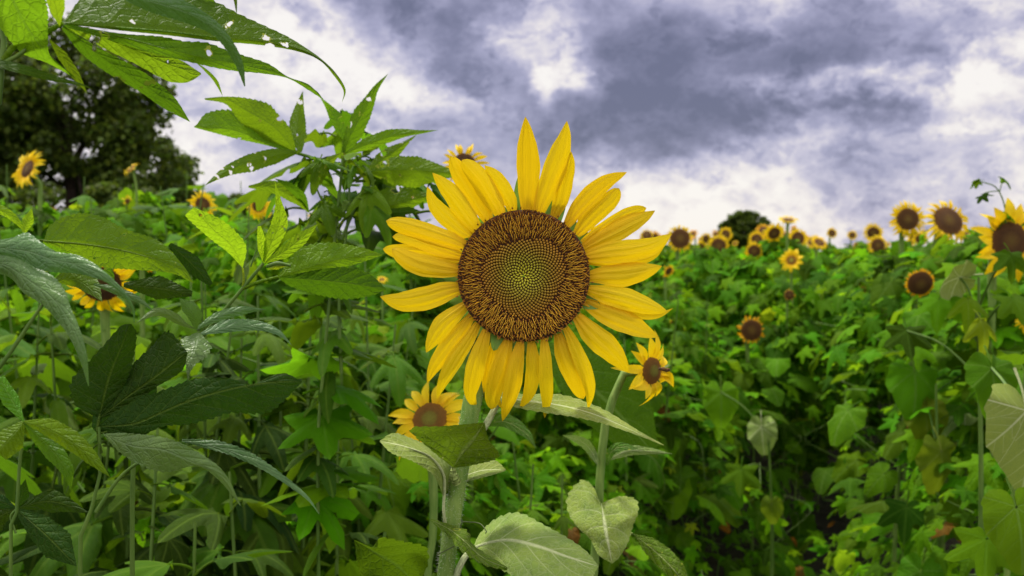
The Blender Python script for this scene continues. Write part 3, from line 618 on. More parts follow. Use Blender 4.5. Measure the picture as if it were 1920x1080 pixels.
    def l2(mb):
        patch(mb, [(833,932,.81),(831,888,.80),(806,856,.79),(762,838,.775),(712,827,.77)], [(846,905,.83),(852,872,.835),(818,843,.83),(772,822,.815),(738,812,.79),(712,826,.77)],
              [(832,934,.80),(814,893,.775),(776,866,.76),(735,850,.755),(712,828,.77)], .8, zl=0, zr=0, teeth=16, tooth=.09, wave=.10, under=True, nv=7, camber=-.1)
        pxtube(mb, [(838,1000,.805),(832,960,.80),(833,925,.80),(831,888,.795),(806,856,.788),(766,840,.772)], .8, [3, 3, 3, 2.6, 2, 1])
    leaf(l2)
    def l3(mb):
        patch(mb, [(872,892,.83),(905,882,.83),(948,881,.82)], [(870,884,.84),(888,870,.845),(925,862,.84),(949,880,.82)], [(872,904,.82),(900,897,.81),(925,890,.81),(948,883,.82)], .82, zl=0, zr=0, teeth=9, tooth=.1, wave=.1, under=True)
    leaf(l3)
    def l4(mb):
        patch(mb, [(888,1026,.82),(950,1012,.80),(1010,1024,.775),(1060,1042,.76),(1122,1062,.745)], [(888,1024,.82),(900,1000,.84),(930,972,.85),(972,961,.84),(1020,984,.82),(1070,1012,.79),(1102,1036,.765),(1122,1061,.745)],
              [(888,1030,.82),(930,1062,.78),(990,1092,.74),(1060,1098,.73),(1105,1086,.735),(1122,1063,.745)], .8, zl=0, zr=0, teeth=18, tooth=.08, wave=.07, nv=8, camber=-.12)
        pxtube(mb, [(850,1105,.81),(862,1062,.81),(888,1030,.82),(950,1013,.80),(1010,1025,.775)], .8, [7, 6, 4, 2, 1])
    leaf(l4)
    def l4b(mb):
        patch(mb, [(806,974,.80),(842,992,.78),(868,1012,.76),(905,1045,.755),(952,1066,.76)], [(808,972,.80),(850,985,.79),(880,998,.775),(888,1022,.77),(952,1064,.76)],
              [(806,976,.80),(840,1006,.77),(862,1030,.75),(905,1058,.745),(950,1070,.76)], .77, zl=0, zr=0, teeth=10, tooth=.35, wave=.2, nv=5)
    leaf(l4b, 'fresh')
    def l5(mb):
        patch(mb, [(664,1013,.74),(705,1036,.745),(742,1058,.75),(775,1090,.76)], [(664,1012,.74),(706,1028,.72),(712,1008,.715),(760,1016,.71),(798,1026,.72),(802,1058,.735),(785,1092,.76)],
              [(664,1014,.74),(668,1040,.735),(672,1066,.735),(690,1100,.74),(770,1110,.76)], .75, zl=0, zr=0, teeth=14, tooth=.10, wave=.1, nv=7, camber=.1)
        pxtube(mb, [(775,1090,.76),(800,1130,.78),(828,1180,.81)], .78, [3, 4, 5])
    leaf(l5, 'sun')
    def l6(mb):
        patch(mb, [(938,745,.84),(985,752,.83),(1033,757,.82),(1085,768,.81),(1133,784,.80),(1200,814,.79),(1245,835,.785)], [(938,732,.85),(987,739,.85),(1035,738,.845),(1075,745,.84),(1133,768,.825),(1200,809,.80),(1245,834,.785)],
              [(938,757,.83),(985,768,.815),(1035,776,.80),(1075,782,.79),(1133,795,.785),(1200,818,.785),(1245,836,.785)], .82, zl=0, zr=0, teeth=17, tooth=.14, wave=.12, nv=6, under=True, camber=-.1)
        pxtube(mb, [(872,860,.82),(893,826,.825),(915,790,.83),(938,757,.84),(985,752,.832),(1060,762,.818)], .82, [7, 7, 6, 4, 2.2, 1])
    leaf(l6)
    mb = MB(); pxtube(mb, [(820,1040,.79),(840,1030,.782),(856,1020,.784),(862,1000,.80),(866,980,.80),(880,979,.80),(900,982,.79),(912,996,.78),(910,1000,.78)], .79, [1.2]*9, 5)
    td = mb.build('tendril', 'tendril', None); td['label'] = 'thin dark vine tendril curled round the stem of the big sunflower'; td['category'] = 'tendril'
    return t
main_flower()

# ------------------------------------------------------------------ other sunflowers
def head_meshes(rd, rp, npet, seed, ragged=0.0, droop=0.15, wpet=.2, mat='petal', disc='disc', one=True, rows=2, dome=.16):
    """flower head facing +Z at unit metres; returns disc mesh object data and a list of petal arrays"""
    rg = np.random.default_rng(seed); mb = MB(); V = []; U = []
    for k in range(13):
        q = .02 + .98 * k / 12
        for j in range(33):
            a = 2 * math.pi * j / 32; rr_ = rd * q * (1 + .02 * math.sin(5 * a + seed)); V.append((rr_ * math.cos(a), rr_ * math.sin(a), dome * rd * (1 - q ** 2.4))); U.append((q, .5 + .5 * rg.random()))
    for k in range(1, 5):
        f = k / 4
        for j in range(33):
            a = 2 * math.pi * j / 32; V.append((rd * (1 - .7 * f) * math.cos(a), rd * (1 - .7 * f) * math.sin(a), -.45 * rd * f)); U.append((1, .5))
    mb.add(V, grid(17, 33), U); discmb = mb
    pets = []
    for i in range(npet):
        row = i % rows; a = 2 * math.pi * (i + rg.normal(0, .18)) / npet
        L = (rp - rd) * rg.uniform(.82, 1.08) * (1 - ragged * rg.random() * .8); w = wpet * rp * rg.uniform(.8, 1.1) * (1 - ragged * .4 * rg.random())
        tw = rg.normal(0, .15 + ragged * .5); dz = rg.normal(0, .12 + ragged * .5) * L; side = rg.normal(0, .12 + ragged * .25) * L
        mb = MB(); V = []; U = []; ca, sa = math.cos(a), math.sin(a)
        for k in range(9):
            f = k / 8; ww = w * np.interp(f, [0, .25, .55, .8, 1], [.5, .95, .95, .5, .02]) * .5
            r_ = rd * .93 + (L + rd * .07) * f; z_ = -droop * L * f * f + dz * f * f - row * .03 * rd + .12 * L * math.sin(math.pi * f)
            for j in range(5):
                s = -1 + j / 2; x_, y_ = r_, ww * s + side * f * f
                V.append((x_ * ca - y_ * sa, x_ * sa + y_ * ca, z_ + ww * (.35 * s * s + tw * s * f * 2))); U.append((f, s))
        mb.add(V, grid(9, 5), U); pets.append(mb)
    return discmb, pets
CAL = simple_mat
def calyx_mb(rd, rp):
    mb = MB()
    for i in range(14):
        a = 2 * math.pi * i / 14; ca, sa = math.cos(a), math.sin(a); V = []; U = []
        for k in range(5):
            f = k / 4; ww = rd * .28 * (1 - f) + .0005; r_ = rd * .5 + (rd * .8) * f
            for s in (-1, 0, 1): V.append((r_ * ca - ww * s * sa, r_ * sa + ww * s * ca, -.28 * rd - .1 * rd * math.sin(3 * f))); U.append((f, s))
        mb.add(V, grid(5, 3), U)
    return mb
HEADCACHE = {}
def orient(n, spin=0.0):
    q = Vector(n).normalized().to_track_quat('Z', 'Y'); return q.to_matrix().to_4x4() @ Matrix.Rotation(spin, 4, 'Z')
def field_sunflower(x, y, d, rpx, dpx, normal, label, key='std', ragged=0.0, npet=22, mat='petal', disc='disc', individual=False, leaves=5, group=None, droop=.15, wpet=.2, kind='heart', top_leaf=True, lean=None, spin=None, cat='sunflower', dome=.16, stempx=None):
    """sunflower plant whose head centre is seen at picture point x, y at distance d"""
    hp = P(x, y, d); nrm = N3(normal); rp, rd = rpx / F * d, dpx / F * d
    lx = random.uniform(-.06, .06) if lean is None else lean
    base = np.array([hp[0] - nrm[0] * .05 + lx, hp[1] + .05, 0.0])
    if stempx: base = P(*stempx[0]); base[2] = 0
    t = empty('sunflower', base, label, cat, group); O = base
    if 2.5 < d < 14: MOUNDS.append((hp[0], hp[1] + .16, hp[2] - rp * .9 - .06))
    mb = MB(); back = hp - nrm * rd * .4
    p3 = back - nrm * rd * .9 - np.array([0, 0, rd * .8]); sw = [base] + [P(*q) for q in stempx] if stempx else None
    if stempx: tube(mb, sw + [back - nrm * rd * .8, back], [.008] + [.0058] * len(stempx) + [.0055, rd * .3], 12)
    else: tube(mb, [base, base + (lx * .1, 0, (p3[2]) * .5), p3 * .96 + base * .04 * np.array([1, 1, 0]) + np.array([0, 0, p3[2] * .04]) * 0 - np.array([0, 0, .06]), p3, back], [.008, .0075, .0065, .006, rd * .28], 8)
    mb.build('stem', 'stem', t, O)
    sp = random.uniform(0, 6.28) if spin is None else spin
    mt = orient(nrm, sp); mt.translation = Vector(hp - O)
    ck = (key, round(dpx / rpx, 1), npet, round(ragged, 1), mat, disc, individual, random.randrange(5))
    if ck not in HEADCACHE:
        dm, pm = head_meshes(dpx / rpx, 1.0, npet + random.randint(-3, 3), len(HEADCACHE) + 3, ragged + random.uniform(0, .25), droop + random.uniform(-.2, .35), wpet, mat, disc, dome=dome)
        dobj = dm.build('flower_head', disc); cal = calyx_mb(dpx / rpx, 1.0).build('calyx', 'bract')
        if individual: po = [p.build('petal', mat) for p in pm]
        else:
            a = MB()
            for p in pm: a.add(p.V[0], p.Q[0], p.U[0])
            po = [a.build('petal_ring', mat)]
        HEADCACHE[ck] = (dobj.data, cal.data, [p.data for p in po])
        for o in [dobj, cal] + po: bpy.data.objects.remove(o)
    dd, cc, pp = HEADCACHE[ck]
    h = bpy.data.objects.new('flower_head', dd); sc.collection.objects.link(h); h.parent = t
    h.matrix_local = mt @ Matrix.Diagonal((rp, rp, rp, 1))
    for me in pp:
        o = bpy.data.objects.new('petal' if individual else 'petal_ring', me); sc.collection.objects.link(o); o.parent = h
    o = bpy.data.objects.new('calyx', cc); sc.collection.objects.link(o); o.parent = h
    H_ = hp[2]
    for k in range(leaves):
        z = H_ * (.93 - .13 * k - random.uniform(0, .05)); 
        if z < .15: break
        az = k * 2.4 + random.uniform(-.5, .5); f = z / p3[2]; q = base + (p3 - base) * f
        sz = random.uniform(.10, .16) * (.75 if k == 0 else 1)
        off = np.array([-math.sin(az), math.cos(az), .25]) * sz * .42
        put_leaf(kind, q - O + off + (0, 0, .02), az, -random.uniform(.1, .8), random.uniform(-.3, .3), sz, t)
    return t
cam_dir = (0, -1, 0)
G = 'sunflowers standing in the field'
S = field_sunflower
S(52,317,3.2,44,18,(-.5,-.85,.35),'sunflower head tilted left against the dark trees at the far left', 'a', npet=26, individual=True, ragged=.1, leaves=4, spin=.3, group=G)
S(246,316,3.6,22,9,(-.5,-.6,.6),'ragged small yellow flower rising before the right half of the dark left tree','b',.5,12,leaves=5,group=G,disc='discg')
S(240,378,3.7,15,6,(.8,-.5,.2),'small half-hidden flower just below the ragged one at the dark left tree','b',.5,12,leaves=4,group=G)
S(380,384,3.4,32,15,(.75,-.75,.15),'sunflower turned right, below the right edge of the dark left tree','c',.2,22,individual=True,leaves=5,group=G)
S(485,385,4.0,30,13,(-.1,-1,.1),'round yellow sunflower facing forward left of the tall weed stems','d',0,24,individual=True,leaves=4,group=G,wpet=.26)
S(583,412,3.9,17,9,(-.7,-.6,.25),'small dark-centred sunflower half hidden beside the tall weed stems','c',.3,20,leaves=3,group=G)
S(262,487,2.1,34,18,(.1,-.6,-.75),'drooping orange-rimmed sunflower behind the large dark drooping leaf','e',.6,18,'petal3',leaves=2,group=G)
S(190,532,1.55,76,36,(.25,-.85,-.35),'large sunflower partly covered by drooping grey-green leaves at the left','f',.1,22,individual=True,leaves=2,group=G,droop=.5)
S(870,308,2.0,48,22,(.05,-.95,.22),'sunflower peeking over the upper left petals of the big sunflower','g',.1,20,'petal2',individual=True,leaves=3,group=G,wpet=.17)
S(806,786,1.28,90,34,(-.15,-.75,.5),'sunflower with green-centred dark disc low behind the main stem','h',.15,18,individual=True,leaves=3,group=G,disc='discg',wpet=.24,spin=.1,stempx=[(800,1200,1.31),(812,1000,1.31),(812,900,1.31),(806,840,1.32)])
RAGGED = S(1222,695,1.12,78,26,(.62,-.78,.05),'ragged side-turned sunflower with a bee right below the big sunflower','i',.45,17,individual=True,leaves=0,group=G,disc='discg',spin=.5,wpet=.26,dome=.3,stempx=[(1106,1300,1.13),(1113,1080,1.13),(1122,960,1.13),(1126,880,1.13),(1135,795,1.13),(1150,745,1.13),(1168,702,1.135)])
S(1275,447,6.0,28,19,(0,-1,.1),'dark-faced sunflower against the sky just right of the big petals','j',.1,24,'petal2',individual=True,leaves=4,group=G)
S(1347,461,6.4,24,14.5,(.05,-1,.0),'lower front flower of the pair left of the lone horizon tree','j',.1,24,'petal2',leaves=4,group=G)
S(1361,439,7.6,16,8.5,(.2,-1,.1),'upper back flower of the pair left of the lone horizon tree','j',.1,24,'petal2',leaves=4,group=G)
S(1419,449,7.6,19,11,(.1,-1,.2),'upper flower of the stacked pair before the lone tree','j',.2,24,'petal2',leaves=4,group=G)
S(1414,471,6.4,20,12.5,(-.05,-1,.0),'lower flower of the stacked pair before the lone tree','j',.1,24,'petal2',leaves=4,group=G)
S(1478,412,6.2,21,11,(0,-.35,.9),'sunflower turned up to the sky on a pale stalk right of the lone tree','k',.1,20,'petal2',leaves=3,group=G)
S(1496,447,6.8,22,13,(.1,-1,.05),'dark-centred sunflower directly below the one facing the sky','j',.2,24,'petal2',leaves=4,group=G)
S(1484,488,4.6,25,9.5,(-.35,-1,.35),'bright small sunflower with an orange-ringed centre on a pale stalk','l',.05,16,individual=True,leaves=4,group=G,disc='discg',wpet=.34)
S(1395,497,5.4,17,8,(.85,-.55,.1),'narrow side-turned sunflower below the stacked pair','l',.1,16,leaves=4,group=G,disc='discg')
S(1646,460,5.6,22,13,(0,-1,.1),'squat sunflower with dark centre left of the two tall ones on the right','j',.2,24,'petal2',leaves=4,group=G)
S(1683,476,4.6,18,8,(.6,-.8,.2),'half-turned sunflower under the gap between the two tall right ones','c',.3,20,leaves=3,group=G)
S(1702,411,3.9,38,21,(-.05,-1,.08),'left one of the two tall sunflowers against the right sky','m',.1,30,'petal2',individual=True,leaves=3,group=G,wpet=.16)
S(1778,414,3.5,50,29,(.15,-.9,.4),'right one of the two tall sunflowers, its dark disc tipped upward','m',.1,30,'petal2',individual=True,leaves=4,group=G,wpet=.16)
S(1893,452,2.3,80,37,(.1,-1,.05),'large sunflower at the right edge with long drooping side petals','n',.25,24,'petal2',individual=True,leaves=5,group=G,wpet=.24)
S(1725,531,2.5,29,23,(-.1,-.95,-.25),'sunflower with nearly bare dark seed disc and faded short petals','o',.2,30,'petal3',individual=True,leaves=4,group=G,dome=.3)
S(1409,619,4.2,32,20,(0,-1,.05),'withering sunflower with ragged orange petals in the vines','p',.7,20,'petal3',individual=True,leaves=4,group=G)
S(1608,535,5.6,14,8,(.1,-.8,.5),'small sunflower low among the leaves left of the bare disc one','j',.2,24,'petal3',leaves=3,group=G)
S(1213,441,8.2,14,9,(.0,-1,.4),'tiny sunflower top touching the big petal tips on the right','j',.2,24,'petal2',leaves=3,group=G)
S(1254,508,4.6,16,8,(.5,-.7,-.4),'small drooping dark flower under the rightmost petal tip','j',.6,24,'petal3',leaves=3,group=G)
S(1560,437,9,12,7,(.1,-1,.2),'small upright sunflower on the horizon left of the field gap','j',.2,24,'petal2',leaves=3,group=G)
S(1598,441,9.5,11,6,(-.1,-1,.2),'small upright sunflower on the horizon right of the field gap','j',.2,24,'petal2',leaves=3,group=G)
S(1535,455,8,13,7,(.3,-1,.1),'small sunflower just right of the dark-centred one near the lone tree','j',.2,24,'petal2',leaves=3,group=G)
S(1925,603,1.9,24,9,(-.6,-.8,.2),'yellow flower cut by the right edge at mid height','c',.3,20,leaves=1,group=G)
S(716,524,2.6,14,5,(0,-.6,.7),'tiny yellow bloom left of the big left petals','l',.3,16,leaves=3,group=G,disc='discg')
S(1480,553,4.4,12,9,(0,-1,.1),'dark petal-less seed head below the bright small sunflower','q',.9,18,'petal3',leaves=3,group=G)
S(1262,605,4.0,9,4,(0,-1,.3),'tiny yellow bloom right of the lowest right petal','l',.3,16,leaves=2,group=G)
S(770,372,2.8,12,5,(.3,-.7,.5),'tiny yellow bloom seen through the weed leaves beside the upper left petals','l',.3,16,leaves=2,group=G)
S(668,806,2.4,16,6,(.4,-.8,.2),'small orange-yellow bloom between leaves left of the low sunflower','l',.5,16,'petal3',leaves=2,group=G)
FAR = []
for i in range(78):       # far specks along the horizon
    d = random.uniform(5.5, 12) if i % 2 else random.uniform(9, 34); x = random.choice([random.uniform(1200, 1990), random.uniform(1180, 1990), random.uniform(-60, 760)])
    if 1540 < x < 1620 and d < 16: continue
    xw = (x - 960) / F * d; z = 1.5 + random.uniform(.04, .2) * (1 if d < 15 else 1.6); y = 470 + (1.5 - z) / d * F
    FAR.append((x, d, .085 / d * F)); FAR[-1] += (S(x, y, d, .09 / d * F, .045 / d * F, (random.gauss(0, .8), -1, random.uniform(-.5, .9)), 'tiny blurred sunflower far off in the field near the horizon', 'j', .2, 24, random.choice(['petal2', 'petal2', 'petal3']), leaves=2, group='far sunflowers along the horizon'),)

ORD = 'first second third fourth fifth sixth seventh eighth ninth tenth eleventh twelfth thirteenth fourteenth fifteenth sixteenth seventeenth eighteenth nineteenth twentieth'.split()
TENS = {2: ('twenty', 'twentieth'), 3: ('thirty', 'thirtieth'), 4: ('forty', 'fortieth'), 5: ('fifty', 'fiftieth')}
def nth(k): n = k + 1; return ORD[k] if n <= 20 else (TENS[n // 10][1] if n % 10 == 0 else TENS[n // 10][0] + '-' + ORD[n % 10 - 1])
for side, word in ((lambda x: x < 960, 'left'), (lambda x: x >= 960, 'right')):
    for k, f_ in enumerate(sorted([f_ for f_ in FAR if side(f_[0])], key=lambda f_: f_[0])):
        f_[3]['label'] = f'tiny far sunflower, {nth(k)} from the left along the horizon on the {word} side'
# bee on the side-turned flower
def bee():
    p = P(1243, 692, 1.085); b = empty('bee', p, 'small brown bee feeding on the side-turned sunflower', 'bee')
    mb = MB()
    for (cx, cz, rx, rz) in ((0, 0, .0032, .0026), (.0048, -.001, .0042, .0026), (-.0038, .0002, .0019, .0018)):
        V = []; U = []
        for k in range(9):
            a = math.pi * k / 8
            for j in range(11):
                c_ = 2 * math.pi * j / 10; V.append((cx - rx * math.cos(a), rz * math.sin(a) * math.cos(c_), cz + rz * math.sin(a) * math.sin(c_))); U.append((0, 0))
        mb.add(V, grid(9, 11), U)
    for s in (-1, 1):
        for k in range(3): tube(mb, [(-.001 + .002 * k, 0, -.001), (-.001 + .002 * k, s * .003, -.002), (-.001 + .0025 * k, s * .004, -.005)], [.0003, .0003, .0002], 4)
    mb.build('body', 'bee', b)
    for s in (-1, 1):
        mb = MB(); V = []; U = []
        for k in range(6):
            f = k / 5; w = .0016 * math.sin(math.pi * (.1 + .8 * f))
            for j in (-1, 1): V.append((.001 + .0075 * f, s * (.001 + .004 * f) + w * j, .0022 + .003 * f)); U.append((f, 0))
        mb.add(V, grid(6, 2), U); mb.build('wing', 'wing', b)
bee()

# second plant: extra hand-shaped leaves carried by the ragged sunflower's stalk
def second_plant():
    t = RAGGED; O = np.array(t.location)
    def leaf(mat, *patches, tubes=()):
        mb = MB()
        for a, k in patches: patch(mb, *a, **k)
        for a in tubes: pxtube(mb, *a)
        return mb.build('leaf', mat, t, O)
    leaf('pale', (([(1127,943,1.08),(1134,985,1.06),(1141,1022,1.05),(1148,1056,1.05)], [(1125,943,1.08),(1112,912,1.12),(1090,900,1.12),(1064,930,1.10),(1066,962,1.08),(1084,990,1.07),(1106,1010,1.06),(1122,1040,1.05),(1148,1057,1.05)],
         [(1129,943,1.08),(1145,936,1.11),(1166,930,1.12),(1192,936,1.12),(1197,958,1.10),(1187,986,1.09),(1178,1016,1.07),(1162,1044,1.06),(1148,1057,1.05)], 1.08), dict(zl=0, zr=0, teeth=16, tooth=.06, wave=.06, nv=7)))
    leaf('fresh', (([(1186,1000,1.12),(1222,1028,1.10),(1256,1060,1.08),(1290,1100,1.07)], (0, 17, 22, 20, 8), (0, 14, 18, 16, 8), 1.1), dict(zl=.5, zr=.1, teeth=12, tooth=.1, wave=.1)), tubes=(([(1118,1040,1.13),(1150,1000,1.13),(1186,1000,1.12)], 1.12, [3, 3, 2]),))
    leaf('pale', (([(1122,872,1.12),(1108,845,1.13),(1090,828,1.12),(1054,816,1.10)], (2, 8, 9, 5, 0), (2, 8, 10, 7, 0), 1.1), dict(zl=.6, zr=-.6, teeth=8, tooth=.12, under=True)))
    leaf('fresh', (([(1138,872,1.12),(1146,848,1.11),(1165,838,1.10),(1198,842,1.08)], (2, 8, 10, 6, 0), (2, 7, 9, 5, 0), 1.1), dict(zl=.6, zr=-.6, teeth=8)))
    leaf('pale', (([(1140,862,1.13),(1175,846,1.14),(1215,846,1.14),(1262,851,1.13)], (3, 12, 9, 5, 0), (2, 10, 8, 4, 0), 1.1), dict(zl=.6, zr=.2, teeth=10, tooth=.14, under=True)))
    leaf('sun', (([(1010,640,1.45),(1080,700,1.42),(1150,765,1.4),(1235,860,1.38)], (0, 55, 75, 55, 0), (0, 40, 60, 45, 0), 1.4), dict(zl=.3, zr=-.2, teeth=14, tooth=.05)))
    leaf('fresh', (([(905,800,1.3),(945,790,1.25),(985,812,1.2),(1006,842,1.18)], (0, 14, 14, 8, 0), (0, 10, 12, 7, 0), 1.2), dict(zl=.3, zr=.3)))
second_plant()

# ------------------------------------------------------------------ hand-shaped weeds on the left
def weed(name_label, basepx, d, stems, leaves, cat='weed'):
    b = P(basepx, 900, d); base = np.array([b[0], b[1], 0.0]); t = empty('giant_weed', base, name_label, cat); O = base
    mb = MB()
    for i, (pts, rr) in enumerate(stems):
        w = list(px2w(withd(pts, d)))
        if i == 0: w = [base, base * .5 + w[0] * .5] + w; rr = [rr[0]] * 2 + list(rr)
        tube(mb, w, [r / F * d for r in rr], 8)
    mb.build('stem', 'wstem', t, O)
    for mat, lobes, tubes in leaves:
        mb = MB()
        for L in lobes:
            mid, l, r = L[:3]; kw = dict(zl=.35, zr=.35, teeth=16, tooth=.10, wave=.08); kw.update(L[3] if len(L) > 3 else {})
            patch(mb, mid, l, r, kw.pop('d', d), **kw)
        for tb in tubes: pxtube(mb, tb[0], d, tb[1], 6)
        mb.build('leaf', mat, t, O)
    return t, base
U_ = dict(under=True)
weed('tall weed whose long holed leaves arch over the top left corner', -60, .62,
 [([(-40,420),(-12,250),(4,160),(14,115),(4,60),(-10,-40)], [9,9,8,7,6,5]), ([(8,118),(40,100),(60,78)], [5,4,3])],
 [('weed', [([(118,43,.60),(222,52,.62),(311,59,.64),(403,70,.66),(493,78,.68),(560,92,.69),(600,111,.70),(628,138,.71),(646,168,.72),(641,193,.73)],
            [(118,41),(180,-30),(290,-44),(390,-4),(448,26),(500,50),(540,69),(574,90),(602,110),(629,136),(648,168),(641,193)],
            [(118,44),(222,57),(311,66),(403,77),(493,85),(560,97),(600,114),(626,142),(644,170),(641,193)], dict(teeth=30, zl=.5, zr=.5, tooth=.07, under=True, nv=7)),
           ([(118,46,.60),(222,68,.62),(311,92,.64),(403,112,.66),(490,130,.68),(545,146,.69),(590,168,.70),(606,186,.71)],
            [(118,44),(222,62),(300,68),(345,77),(388,80),(430,96),(470,108),(506,121),(540,144),(578,158),(606,185)],
            [(118,50),(190,70),(269,95),(358,117),(425,131),(493,138),(540,147),(580,170),(606,187)], dict(teeth=30, zl=.5, zr=.2, tooth=.10, under=True, nv=6)),
           ([(118,46,.60),(190,70,.63),(262,98,.65),(325,124,.67),(377,139,.69)], [(118,44),(200,62),(267,88),(333,110),(377,137)], [(118,50),(190,88),(258,122),(315,152),(352,154),(377,140)], dict(teeth=10, tooth=.05, zl=.3, zr=.4, under=True)),
           ([(118,50,.60),(175,96,.63),(228,133,.65),(275,163,.67),(312,190,.68),(357,229,.70)], [(118,48),(190,92),(258,128),(300,158),(330,186),(357,229)], [(116,54),(150,98),(200,136),(262,172),(305,202),(357,229)], dict(teeth=20, tooth=.06, zl=.3, zr=.4, under=True)),
           ([(112,50,.60),(106,20,.59),(100,-10,.58),(98,-40,.57)], (0, 12, 16, 12), (0, 16, 22, 16), dict(zl=.4, zr=.4, under=True))],
   [([(6,112),(30,84),(60,68),(90,58),(118,43)], [6,6.5,6.5,5.5,4]), ([(118,43),(222,52),(311,59),(403,70)], [3.2,2.4,1.6,1]), ([(118,48),(222,68),(311,92)], [2.4,1.6,1])]),
  ('grey', [([(236,-8,.57),(318,12,.585),(378,37,.60),(424,74,.61),(448,114,.62),(459,162,.63)], [(240,-25),(300,-15),(352,4),(406,40),(438,80),(456,120),(460,162)], [(236,2),(285,24),(356,46),(404,70),(438,116),(458,162)], dict(teeth=26, zl=.2, zr=.5))], []),
  ('sun', [([(15,-20,.60),(45,42,.61),(85,95,.62),(142,146,.64)], [(80,-20),(90,20),(90,66),(96,108),(142,145)], [(-40,-20),(-5,45),(40,98),(88,118),(142,147)], dict(teeth=20, tooth=.06, under=True, zl=.2, zr=.2))], []),
  ('weedw', [([(-30,116,.62),(40,131,.61),(100,147,.62),(150,158,.63),(176,168,.64)], (8, 11, 9, 4, 0), (3, 7, 7, 4, 0), dict(zl=.7, zr=-.3))], []),
  ('weedw', [([(90,70,.62),(120,110,.63),(146,148,.64),(164,176,.65)], (0, 10, 9, 0), (0, 9, 8, 0), dict(zl=.3, zr=.3, under=True))], [([(60,70),(78,66),(90,70)], [2,2,2])]),
  ('weedw', [([(200,-50,.66),(290,-24,.665),(370,2,.67),(432,30,.68)], (10, 34, 26, 0), (10, 30, 22, 0), dict(teeth=24, under=True))], []),
  ('weedw', [([(366,116,.66),(386,132,.67),(404,152,.68),(418,181,.69)], (0, 3, 4, 0), (0, 3, 3, 0), {})], []),
  ('weedw', [([(430,-30,.66),(440,-4,.66),(444,30,.66)], (3, 4, 0), (3, 3, 0), {})], [])])
Bd = 1.25
tB, bB = weed('tall spreading weed with insect-holed leaves against the sky left of the big sunflower', 600, Bd,
 [([(596,900),(606,700),(622,520),(630,420),(636,370),(642,300)], [4,4,3.6,3.4,3,2.5]), ([(640,700),(636,560),(650,430),(655,360),(652,310)], [3.4,3.2,3,2.4,2]), ([(640,450),(662,400),(690,360)], [3,3,2]), ([(632,420),(606,380),(588,340)], [2.5,2,1.5])],
 [('weed', [([(556,286,1.25),(513,238,1.22),(462,208,1.20),(424,186,1.18),(384,186,1.16)], [(556,284),(543,240),(520,212),(502,194),(463,184),(424,181),(384,184)], [(556,288),(524,276),(490,262),(450,228),(424,196),(384,187)], dict(teeth=22, under=True)),
            ([(556,288,1.25),(508,272,1.23),(443,246,1.20),(396,240,1.17),(364,238,1.15)], [(556,286),(480,222),(430,206),(388,212),(370,232),(364,237)], [(556,290),(505,274),(443,260),(390,246),(364,239)], dict(teeth=22, under=True)),
            ([(562,286,1.25),(557,246,1.26),(560,210,1.27),(568,170,1.28)], (2, 14, 15, 8, 0), (4, 18, 16, 8, 0), dict(under=True)),
            ([(562,284,1.25),(500,294,1.2),(443,312,1.15),(412,328,1.12),(384,348,1.1)], (2, 17, 20, 10, 0), (2, 13, 14, 9, 0), dict(teeth=22, under=True))], [([(556,287),(590,298),(640,326)], [3,3,3])]),
  ('weed', [([(643,262,1.25),(633,232,1.25),(616,202,1.25),(600,182,1.24)], (1, 9, 10, 5, 0), (1, 12, 14, 6, 0), U_)], [([(643,262),(645,300),(642,320)], [2,2,2])]),
  ('weed', [([(640,292,1.25),(662,246,1.24),(690,196,1.23),(706,165,1.22),(728,138,1.21)], (2, 14, 18, 8, 0), (3, 20, 16, 6, 0), dict(teeth=20, under=True)),
            ([(644,290,1.25),(702,266,1.24),(752,252,1.22),(790,248,1.21),(822,244,1.20)], (2, 13, 15, 6, 0), (2, 10, 10, 4, 0), dict(teeth=20, under=True)),], [([(640,292),(645,310),(640,330)], [2,2,2])]),
  ('weed', [([(690,322,1.28),(740,318,1.27),(800,320,1.26),(874,328,1.24)], (3, 24, 26, 12, 0), (3, 30, 34, 14, 0), dict(teeth=24, under=True)),
            ([(692,318,1.28),(728,292,1.28),(756,272,1.28),(782,252,1.28)], (3, 15, 13, 5, 0), (3, 17, 13, 5, 0), U_)], [([(690,322),(670,335),(650,345)], [3,3,3])]),
  ('weed', [([(660,404,1.3),(705,392,1.3),(760,378,1.3),(812,366,1.3)], (3, 28, 34, 24, 0), (3, 16, 20, 14, 0), dict(teeth=20, under=True)), ([(662,408,1.3),(720,400,1.3),(790,396,1.3)], (2, 12, 18, 14, 0), (2, 8, 10, 6, 0), U_)], [([(660,404),(645,412),(634,430)], [3,3,3])]),
  ('weed', [([(466,350,1.2),(510,352,1.22),(552,372,1.24),(581,400,1.26)], (2, 14, 15, 0), (2, 10, 10, 0), U_), ([(514,334,1.2),(544,350,1.22),(566,372,1.24),(580,398,1.26)], (0, 7, 10, 0), (0, 7, 8, 0), U_)], [([(581,400),(605,420),(628,440)], [2,2,2])]),
  ('weed', [([(600,350,1.22),(604,330,1.2),(616,305,1.2),(640,286,1.2)], (0, 9, 9, 0), (0, 9, 9, 0), U_)], []),
  ])
for k in range(26):
    x, y = random.uniform(585, 705), random.uniform(272, 420); a = random.uniform(0, 6.28); dd_ = Bd + random.uniform(-.08, .1)
    put_leaf(random.choice(['lance', 'lance', 'rag']), P(x, y, dd_) - bB, a, random.uniform(-.9, .3), random.uniform(-.5, .5), random.uniform(.03, .075), tB)
